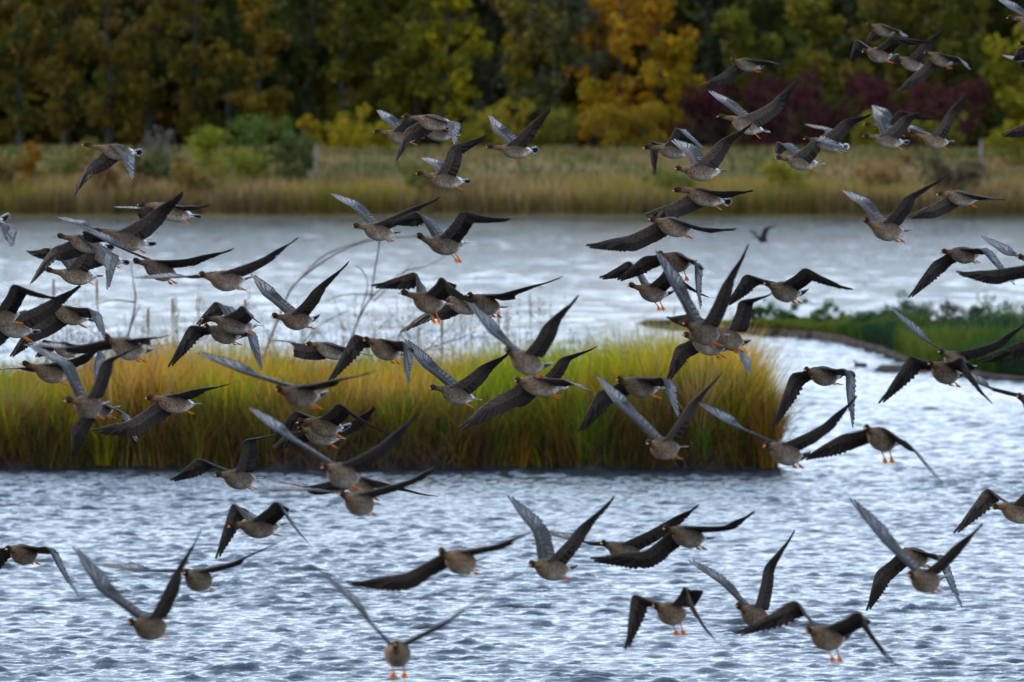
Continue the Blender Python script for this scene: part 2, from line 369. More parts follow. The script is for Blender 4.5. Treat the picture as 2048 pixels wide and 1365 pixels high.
BUSH = [ # name, px, Y, h, w, cols, wts, label
 ('orange_bush', 62, 686, 4.4, 2.4, [(.26, .12, .01), (.2, .13, .01)], [2, 1], 'small orange bush on the dyke at far left'),
 ('bare_shrub', 335, 703, 4.2, 3.6, [(.12, .11, .09), (.08, .075, .06)], [1, 1], 'grey nearly leafless shrub right of the lone upper left goose'),
 ('willow_bush', 420, 700, 4.8, 4.6, [(.15, .19, .015), (.20, .19, .015)], [2, 1], 'light green willow bush on the far shore'),
 ('willow_bush', 505, 702, 5.0, 5.4, [(.085, .13, .02), (.06, .10, .02)], [2, 1], 'greyish green willow bush right of the light green one'),
 ('willow_bush', 590, 700, 3.4, 4.4, [(.05, .08, .02), (.08, .09, .02)], [2, 1], 'low dark green bush next to the pale post'),
 ('yellow_bush', 622, 729, 3.4, 2.4, [(.30, .20, .01), (.24, .19, .01)], [2, 1], 'narrow golden bush behind the pale post'),
 ('yellow_bush', 700, 730, 3.7, 5.0, [(.32, .25, .01), (.24, .2, .01)], [3, 1], 'broad bright yellow bush left of the small goose group'),
 ('yellow_bush', 775, 732, 2.6, 4.0, [(.28, .22, .01), (.18, .17, .01)], [2, 1], 'lower yellow bush behind the small goose group'),
 ('yellow_bush', 935, 732, 3.0, 5.5, [(.17, .16, .01), (.12, .12, .01)], [2, 1], 'olive yellow bush left of the white tailed V goose'),
 ('yellow_bush', 1025, 730, 4.6, 4.5, [(.24, .17, .01), (.17, .15, .01)], [2, 1], 'golden bush behind the white tailed V goose'),
 ('yellow_bush', 1130, 733, 3.4, 5.0, [(.16, .15, .012), (.10, .11, .02)], [2, 1], 'olive bush under the grey green tree'),
 ('yellow_bush', 1210, 731, 4.2, 4.5, [(.28, .18, .01), (.22, .14, .01)], [2, 1], 'golden bush at the foot of the orange tree, left side'),
 ('yellow_bush', 1285, 732, 4.4, 4.5, [(.27, .17, .01), (.2, .16, .01)], [2, 1], 'golden bush at the foot of the orange tree, right side'),
 ('maroon_shrub', 1415, 736, 6.0, 5.5, [MAR, (.045, .014, .016)], [2, 1], 'leftmost dark maroon shrub beside the golden bush'),
 ('maroon_shrub', 1490, 738, 6.8, 6.5, [MAR, (.07, .015, .022)], [2, 1], 'maroon shrub behind the V winged open billed goose'),
 ('maroon_shrub', 1570, 736, 7.3, 6.5, [MAR, (.075, .016, .025)], [2, 1], 'maroon shrub left of the yellow shrub at right'),
 ('maroon_shrub', 1650, 739, 7.8, 6.5, [MAR, (.06, .016, .02)], [2, 1], 'tallest maroon shrub between the geese at right'),
 ('maroon_shrub', 1740, 738, 7.3, 6.5, [MAR, (.075, .016, .025)], [2, 1], 'maroon shrub behind the pale winged goose'),
 ('maroon_shrub', 1830, 737, 7.0, 6.5, [(.08, .016, .024), MAR], [2, 1], 'reddest maroon shrub under the upper right geese'),
 ('maroon_shrub', 1910, 739, 6.5, 6.0, [MAR, (.05, .018, .018)], [2, 1], 'rightmost maroon shrub near the white pole'),
 ('yellow_bush', 1745, 724, 3.4, 4.2, [(.17, .16, .01), (.13, .13, .01)], [2, 1], 'yellow green shrub in front of the maroon shrubs'),
 ('yellow_bush', 1870, 726, 2.2, 4.2, [(.13, .12, .012), (.10, .10, .012)], [2, 1], 'low olive shrub left of the right hand pole'),
 ('shore_bush', 20, 676, 3.2, 4.5, [(.14, .085, .02), (.10, .09, .015)], [2, 1], 'brown olive bush at the left end of the far shore'),
 ('shore_bush', 130, 688, 3.3, 5.5, [(.10, .10, .02), (.15, .13, .02)], [2, 1], 'olive bush below the small orange bush'),
 ('shore_bush', 215, 672, 3.0, 5.0, [(.15, .075, .025), (.10, .055, .02)], [2, 1], 'rusty bush at the far waterline under the lone goose'),
 ('shore_bush', 300, 692, 3.3, 5.0, [(.06, .075, .02), (.05, .055, .02)], [2, 1], 'dark green bush right of the lone goose'),
 ('shore_bush', 385, 676, 3.0, 4.4, [(.20, .13, .03), (.13, .11, .02)], [2, 1], 'straw coloured bush at the shore under the willow bushes'),
 ('shore_bush', 470, 690, 3.4, 5.0, [(.17, .17, .015), (.10, .13, .015)], [2, 1], 'yellow green bush at the foot of the willow bushes'),
 ('shore_bush', 860, 674, 2.4, 5.0, [(.09, .11, .015), (.14, .12, .02)], [2, 1], 'green shore bush below the middle goose pair'),
 ('shore_bush', 1350, 675, 2.5, 4.6, [(.08, .10, .015), (.12, .11, .02)], [2, 1], 'green shore bush below the white ringed tail goose'),
 ('shore_bush', 1570, 676, 2.8, 5.0, [(.22, .18, .015), (.13, .14, .015)], [2, 1], 'yellowish shore bush right of the tiny dark bird'),
 ('shore_bush', 1760, 690, 2.2, 5.0, [(.24, .14, .05), (.17, .11, .03)], [2, 1], 'tan bush on the far bank behind the high winged goose'),
 ('shore_bush', 1900, 673, 3.0, 6.0, [(.065, .045, .03), (.05, .045, .02)], [2, 1], 'dark brown shore bush behind the white tailed goose'),
 ('yellow_bush', 2030, 710, 3.0, 4.6, [(.22, .18, .01), (.13, .14, .01)], [2, 1], 'yellow shrub at the right edge of the dyke'),
]
for i, (nm, px, Y, h, w_, cols, w, lab) in enumerate(BUSH):
    tree(nm, px, Y, h, w_, cols, w, lab, nl=250 if nm == 'bare_shrub' else 1300, base=.02, leaf=.36, cat='bush', seed=50 + i, trunkc=(.12, .11, .10) if nm == 'bare_shrub' else (.06, .05, .04))
# denser wood behind
n = 60000
x = rng.uniform(-85, 85, n); y = rng.uniform(775, 835, n)
ht = 21 + 7 * vnoise(x, y, .09, 8)
z = 3.5 + ht * rng.random(n) ** 1.15
pn = vnoise(x, y, .12, 9)
C = np.where((pn > .6)[:, None], pick(n, [G_O, BRN], [1, 1]), pick(n, [G_D, (.045, .035, .010), G_M], [2, 2, 2]))
a = Acc(); leaf_cards(a, np.stack([x, y, z], 1), rng.uniform(1.5, 2.9, n), C)
for k in range(140):
    tx, ty = rng.uniform(-80, 80), rng.uniform(778, 832)
    a.tube([[tx, ty, 3], [tx + rng.normal(0, .4), ty, 12], [tx + rng.normal(0, .8), ty, 24]], [.22, .15, .04], 5, (.05, .045, .04))
a.build('far_wood', M_LEAF, kind='stuff', label='dark mixed wood behind the autumn trees')

def pole(px, Y, h, lab):
    x = gx(px, Y); z = float(bank_z(x, Y)); a = Acc()
    a.tube([[x, Y, z - .3], [x, Y, z + h * .5], [x, Y, z + h]], [.12, .115, .11], 8, (.16, .145, .12)); a.tube([[x, Y, z + h - .01], [x, Y, z + h + .12]], [.15, .05], 8, (.14, .13, .11))
    r_ = empty('marker_post', (x, Y, z), label=lab, category='post'); a.build('post', M_BARK, r_)
pole(634, 690, 4.2, 'pale wooden post on the far shore left of centre')
pole(1962, 690, 4.6, 'pale wooden post on the far shore at the right')

# ---------------------------------------------------------------- reed islet
def islet_z(x, y):
    x = np.asarray(x, float); y = np.asarray(y, float)
    xr = 5.55 - np.clip((y - 178) / 8, 0, 1) * .7
    e = np.minimum.reduce([(y - 174.2 - 1.6 * (vnoise(x, x * 0, .5, 3) - .5) - .6 * (vnoise(x, x * 0, 2.1, 5) - .5)) / 1.2, (190 - y) / 1.5, (xr - x) / .8, (x + 60) / 3])
    return -.45 + .78 * np.clip(e + .45, 0, 1) + .08 * vnoise(x, y, .9, 6)
xs = np.concatenate([np.linspace(-62, -18, 40), np.linspace(-17.5, 7, 180)]); ys = np.linspace(172.5, 192, 70)
X, Y = np.meshgrid(xs, ys)
link('islet_ground', np.stack([X, Y, islet_z(X, Y)], -1).reshape(-1, 3), [grid_faces(len(ys), len(xs))], M_MUD, kind='structure', label='muddy ground of the reed islet')

def islet_h(x):     # height of the grass top along the islet
    px = 1024 + x / 178 * F
    return np.interp(px, [-2000, 0, 90, 200, 320, 450, 620, 760, 900, 1000, 1150, 1250, 1400, 1480, 1530, 1560, 1590], [1.8, 1.85, 1.9, 2.15, 2.35, 2.3, 2.1, 2.1, 2.2, 2.3, 2.3, 2.55, 2.55, 2.75, 2.5, 1.8, 1.1])
YG, YY, OR_, BR_, GRN, PAL = (.25, .26, .008), (.48, .37, .008), (.42, .17, .014), (.15, .065, .02), (.085, .18, .012), (.46, .30, .10)
def islet_blades(n, x0, x1, y0, y1, hs, name, lab, cols=None, wts=None, wid=.018, ln=.24, seedn=0, **kw):
    x = rng.uniform(x0, x1, n); y = y0 + rng.random(n) * (y1 - y0); z = islet_z(x, y); k = z > .02; x, y, z = x[k], y[k], z[k]; n = len(x)
    H = islet_h(x) * hs * rng.uniform(.38, 1.06, n) * (.66 + .32 * vnoise(x, y, .8, 7) + .22 * vnoise(x, y, 2.6, 8)); px = 1024 + x / y * F
    if cols is None:
        pn = vnoise(x, y * .6, .55, 31) + rng.normal(0, .07, n); p2 = vnoise(x, y * .6, 2.0, 33)
        gY = pick(n, [YG, YY, GRN], [5, 3, 3]); gO = pick(n, [OR_, YY, BR_, PAL], [3, 2, 2, 2]); gG = pick(n, [GRN, YG], [3, 2]); gB = pick(n, [BR_, (.20, .12, .05), OR_], [2, 2, 1])
        C = np.where((pn * .6 + p2 * .4 > .53)[:, None], gO, np.where((pn * .5 + p2 * .5 < .36)[:, None], gG, gY))
        br = ((px > 590) & (px < 700)) | ((px < 240) & (px > 20)); C = np.where((br & (rng.random(n) < .45))[:, None], gB, C)
        ry = (px > 1500); C = np.where((ry & (rng.random(n) < .6))[:, None], pick(n, [YY, (.36, .22, .02)], [1, 1]), C)
    else: C = pick(n, cols, wts)
    return blades(name, np.stack([x, y, z - .03], 1), H, wid * rng.uniform(.6, 1.5, n), rng.normal(0, ln, (n, 2)) * H[:, None], C, kind='stuff', label=lab, **kw)
islet_blades(75000, -13.5, 6, 175.0, 187, 1.0, 'reed_bed', 'tall yellow green reeds covering the islet')
islet_blades(9000, -60, -13.5, 175.0, 187, 1.0, 'reed_bed', 'reeds of the islet beyond the left edge')
islet_blades(30000, -13.5, 6, 174.3, 176.3, .74, 'shore_sedge', 'shorter sedge and dead stems at the front of the islet', [(.17, .15, .012), (.06, .10, .012), (.22, .105, .02), (.11, .055, .022), (.07, .04, .02)], [3, 3, 4, 4, 3], ln=.40)
islet_blades(9000, -13.5, 6, 173.1, 175.1, .38, 'dead_litter', 'drooping brown dead leaves at the waterline of the islet', [(.10, .06, .03), (.17, .10, .04), (.05, .035, .025)], [3, 2, 2], ln=1.0)
# tussocks: dense arching clumps that break up the even reeds
tc = []
for k in range(150):
    tx, ty = rng.uniform(-12.5, 5.3), 174.4 + 3.5 * rng.random() ** 1.6
    z0 = float(islet_z(tx, ty))
    if z0 < .03: continue
    h = rng.uniform(.5, 1.75) * float(islet_h(tx)) / 2.1; kind = rng.choice(5, p=[.30, .22, .2, .14, .14])
    base = np.array([(.30, .27, .008), (.09, .17, .010), (.27, .13, .018), (.34, .22, .07), (.12, .055, .022)][kind])
    m = int(90 * h); a_ = rng.random(m) * 6.283; rr = rng.random(m) ** .5 * .16
    P = np.stack([tx + rr * np.cos(a_), ty + rr * np.sin(a_), np.full(m, z0 - .03)], 1)
    ln = np.stack([np.cos(a_), np.sin(a_)], 1) * (rng.uniform(.15, .75, m) * h * .6)[:, None] + rng.normal(0, .06, 2)
    tc.append((P, h * rng.uniform(.55, 1.08, m), rng.uniform(.012, .028, m), ln, base * rng.uniform(.7, 1.3, (m, 1))))
blades('sedge_tussocks', *[np.concatenate([t[i] for t in tc]) for i in range(5)], kind='stuff', label='arching tussocks of green, straw and rusty sedge on the islet front')
# tall thin seed stems standing above the grass
n = 170
px = np.concatenate([rng.uniform(60, 1130, 145), rng.uniform(1130, 1520, 25)]); y = rng.uniform(178, 187, n); x = gx(px, y); z = islet_z(x, y)
H = (2.2 + 1.1 * rng.random(n) ** 1.8) * np.where(px > 1130, .86, 1.0)
a = Acc()
for i in range(n):
    p = np.array([x[i], y[i], z[i]]); l = rng.normal(0, .10, 2); q = p + [l[0], l[1], H[i]]
    cst = np.array([(.16, .12, .09), (.22, .17, .12), (.15, .13, .07)][i % 3])
    a.tube([p, (p + q) / 2 + [l[0] * .2, 0, 0], q], [.007, .006, .004], 3, cst)
    m = 24; t = rng.random(m) ** .8
    leaf_cards(a, q - (q - p) * (t * .20)[:, None] + rng.normal(0, .035, (m, 3)), rng.uniform(.025, .065, m), np.tile(cst * rng.uniform(.8, 1.3), (m, 1)))
a.build('seed_stems', M_BLADE, kind='stuff', label='thin dry seed stems rising above the islet reeds', smooth=False)
# stout dead stalks one can pick out
ST = [(205, 560, 720, -12, 'left of the stout dark twig'), (345, 598, 720, 0, 'straight in front of the water left of the arched goose'), (487, 600, 700, 3, 'right behind the arched goose'),
      (880, 640, 720, 4, 'below the rusty goose'), (105, 560, 690, 2, 'behind the left cluster'), (292, 620, 715, 4, 'right of the stout dark twig'), (1000, 620, 720, -3, 'between the climbing goose and the hidden one')]
for k, (px, pt, pb, dx, lab) in enumerate(ST):
    Y_ = 181.; zt = CAM_H - (pt - HORIZON) * Y_ / F; x = gx(px, Y_); z0 = float(islet_z(x, Y_))
    r_ = empty('dead_stalk', (x, Y_, z0), label='dead brown stalk ' + lab, category='plant', group='dead stalks on the islet'); a = Acc()
    q = np.array([x + dx / F * Y_, Y_, zt]); p = np.array([x, Y_, z0])
    a.tube([p, (p + q) / 2, q], [.02, .016, .010], 5, (.20, .13, .09)); a.build('stem', M_BARK, r_)
    a = Acc(); a.tube([p + (q - p) * .86, p + (q - p) * .92, q, q + [0, 0, .02]], [.016, .034, .030, .008], 6, (.24, .14, .09)); a.build('seed_head', M_BARK, r_)
# fine tangle of dead twigs above the grass
a = Acc()
for k in range(120):
    px = rng.choice([rng.uniform(60, 360), rng.uniform(560, 960)]); y = rng.uniform(180, 186); x = gx(px, y); z0 = float(islet_z(x, y)) + 1.5
    p = np.array([x, y, z0]); d_ = np.array([rng.normal(0, .55), rng.normal(0, .2), 1.0]); L = rng.uniform(.5, 1.7) * (1 - .3 * (px < 360)); q = p + d_ * L
    Q = catmull([p, p + d_ * L * .5 + rng.normal(0, .07, 3), q + [rng.normal(0, .15), 0, -.1]], 8); cst = np.array((.11, .085, .065)) * rng.uniform(.7, 1.5)
    a.tube(Q, np.linspace(.010, .004, 8), 3, cst)
    for i in (3, 5): e = Q[i] + np.array([rng.normal(0, .22), rng.normal(0, .1), rng.uniform(0, .25)]); a.tube([Q[i], (Q[i] + e) / 2 + [0, 0, .02], e], [.005, .004, .003], 3, cst)
a.build('dead_twigs', M_BARK, kind='stuff', label='fine tangle of dead twigs rising behind the islet grass', smooth=False)
# bare branches
BR = [
 ('long bare branch arching over the water behind the middle V geese', .027, [[(520, 730), (556, 640), (585, 575), (640, 528), (700, 495), (760, 478), (850, 474), (905, 480)], [(585, 575), (640, 518), (700, 490), (745, 482)], [(700, 495), (735, 480)], [(760, 478), (800, 545), (858, 530), (902, 505)][0:1] + [(745, 600), (800, 548), (858, 531), (902, 505)]]),
 ('forked bare branch left of the rusty goose', .024, [[(690, 720), (715, 645), (748, 590), (800, 560), (880, 560)], [(715, 645), (735, 575), (728, 545)], [(748, 590), (700, 588), (650, 602)], [(728, 545), (712, 530)], [(800, 560), (820, 530)]]),
 ('stout dark twig standing in the left part of the islet', .028, [[(245, 715), (262, 650), (271, 600), (266, 560), (262, 530)], [(270, 605), (230, 600), (180, 612)], [(262, 650), (280, 610)]]),
 ('low bare branch lying on the reed tops left of the climbing goose', .022, [[(800, 725), (850, 700), (905, 682), (955, 664)], [(850, 700), (880, 700)], [(905, 682), (915, 665)]]),
 ('thin dead branch poking from the reeds below the V geese', .020, [[(585, 730), (605, 690), (640, 650), (700, 620)], [(605, 690), (600, 650)]]),
]
for k, (lab, rad, lines) in enumerate(BR):
    p0 = un(*lines[0][0], 183.); r_ = empty('bare_branch', tuple(p0), label=lab, category='branch', group='bare branches on the islet')
    for j, ln_ in enumerate(lines):
        if len(ln_) < 2: continue
        P = [un(px, py, 183. + .5 * math.sin(i * 1.3 + j + k) * (i > 0)) for i, (px, py) in enumerate(ln_)]
        a = Acc(); m = len(P) * 5; Q = catmull(P, m) if len(P) > 1 else P
        a.tube(Q, np.linspace(rad if j == 0 else rad * .7, rad * .35, m), 5, (.075, .055, .045))
        if j == 0: 
            for i in range(2, m, 3):
                e = Q[i] + np.array([rng.normal(0, .12), rng.normal(0, .1), rng.uniform(.05, .28)]); a.tube([Q[i], (Q[i] + e) / 2, e], [.008, .006, .003], 3, (.14, .11, .09))
        a.build('main_stem' if j == 0 else 'side_branch', M_BARK, r_)

# ---------------------------------------------------------------- green spit on the right
SPX = [1270, 1290, 1340, 1400, 1480, 1560, 1640, 1700, 1760, 1800, 1850, 1950, 2060, 2300, 3500]
SN = [303.5, 301, 296, 291, 288, 286, 281, 275, 266, 257, 246, 240, 236.5, 232, 225]
SF = [303.6, 303.2, 300, 296.5, 293.5, 292, 289, 286, 282, 279, 276, 274, 273, 275, 280]
def spit_band(u, v):            # u: photo column, v: 0 near .. 1 far
    yn = np.interp(u, SPX, SN); yf = np.interp(u, SPX, SF); y = yn + (yf - yn) * v
    return (u - 1024) / F * y, y
def spit_hz(u): return np.interp(u, [1270, 1300, 1400, 1600, 1720, 1820, 3500], [0, .16, .25, .27, .24, .18, .22])
us = np.concatenate([np.linspace(1270, 2300, 300), np.linspace(2350, 3500, 12)]); vsn = np.array([-.015, 0, .012, .035, .25, .45, .65, .85, .96, 1., 1.03])
U, Vv = np.meshgrid(us, vsn); X, Y = spit_band(U, Vv)
Y = Y + (np.abs(Vv - .5) > .46) * np.sign(Vv - .5) * .5 + ((vnoise(X, Y, .8, 3) - .5) * 1.0 + (vnoise(X, Y, 1.5, 9) - .5) * .4) * np.clip((U - 1270) / 200, 0, 1)
Z = spit_hz(U) * np.interp(Vv, [-.015, 0, .012, .035, .25, .9, 1, 1.03], [-1.2, -.2, .55, .85, 1, 1, -.2, -1.2]) + (vnoise(X, Y, .6, 12) - .5) * .12 + (vnoise(X, Y, 1.1, 13) - .5) * .08 * (Vv > .01) * np.clip((U - 1290) / 120, 0, 1)
link('spit_ground', np.stack([X, Y, Z], -1).reshape(-1, 3), [grid_faces(len(vsn), len(us))], M_MUD, kind='structure', label='brown mud bank of the green spit')
n = 45000
u = 1290 + (2120 - 1290) * rng.random(n) ** .8; v = rng.random(n) ** 1.5 * .975 + .003; v = np.where(u < 1700, .05 + v * .93, v)
x, y = spit_band(u, v); z = spit_hz(u) * .95
Hs = np.interp(u, [1290, 1400, 1600, 1720, 1800, 2100], [.06, .14, .26, .50, .75, .85]) * rng.uniform(.5, 1.25, n) * (.6 + .8 * vnoise(x, y * .5, .7, 14))
pn = vnoise(x, y * .4, .35, 15)
C = np.where((pn > .6)[:, None], pick(n, [(.085, .10, .014), (.07, .10, .014)], [1, 1]), np.where((pn < .42)[:, None], pick(n, [(.016, .038, .014), (.02, .045, .022)], [1, 1]), pick(n, [(.028, .065, .010), (.040, .080, .012)], [1, 1])))
C = np.where((u < 1420)[:, None], pick(n, [(.06, .05, .02), (.045, .05, .014)], [1, 1]), C)
blades('spit_grass', np.stack([x, y, z], 1), Hs, rng.uniform(.03, .07, n), rng.normal(0, .12, (n, 2)), C, kind='stuff', label='green herbs covering the spit')
for k, (u, v, h, w_, lab) in enumerate([(1555, .6, .42, .7, 'small green tuft on the narrow part of the spit'), (1520, .6, .3, .5, 'lowest green tuft near the tip of the spit'), (1660, .6, .5, .8, 'green tuft in the middle of the spit'), (1762, .7, .9, 1.3, 'round dark green bush on the spit left of the striped raised wing'),
        (1858, .8, 1.15, 1.3, 'grey green bush on the spit right of the striped raised wing'), (1890, .75, 1.1, .9, 'brownish upright bush on the spit'), (1958, .8, .95, .8, 'pointed dark green bush on the right part of the spit'), (2012, .7, .95, 1.6, 'yellowish green bush near the right edge of the spit'), (1930, .45, .8, 1.9, 'broad bluish green bush low on the spit')]):
    x, y = spit_band(u, v); col = [(.04, .10, .02), (.05, .11, .02), (.06, .12, .02), (.035, .09, .02), (.05, .085, .035), (.07, .06, .035), (.03, .08, .02), (.09, .13, .02), (.03, .08, .035)][k]
    tree('waterside_bush', u, float(y), h * .62 + .1, w_ * 1.4, [tuple(np.array(col) * .85), tuple(np.array(col) * .6)], [2, 1], lab, nl=2600, base=.02, leaf=.09, cat='bush', seed=80 + k, z0=float(spit_hz(u) * .9))
# low mud bar left of the spit foot
u = np.linspace(1735, 1860, 30); v = np.linspace(0, 1, 6); U, Vv = np.meshgrid(u, v)
Y = 242.5 + Vv * 2.6 + np.sin(U * .05) * .2; X = (U - 1024) / F * Y; Z = -.1 + .32 * np.sin(Vv * math.pi) * np.clip((U - 1735) / 25, 0, 1)
link('mud_bar', np.stack([X, Y, Z], -1).reshape(-1, 3), [grid_faces(6, 30)], M_MUD, kind='structure')
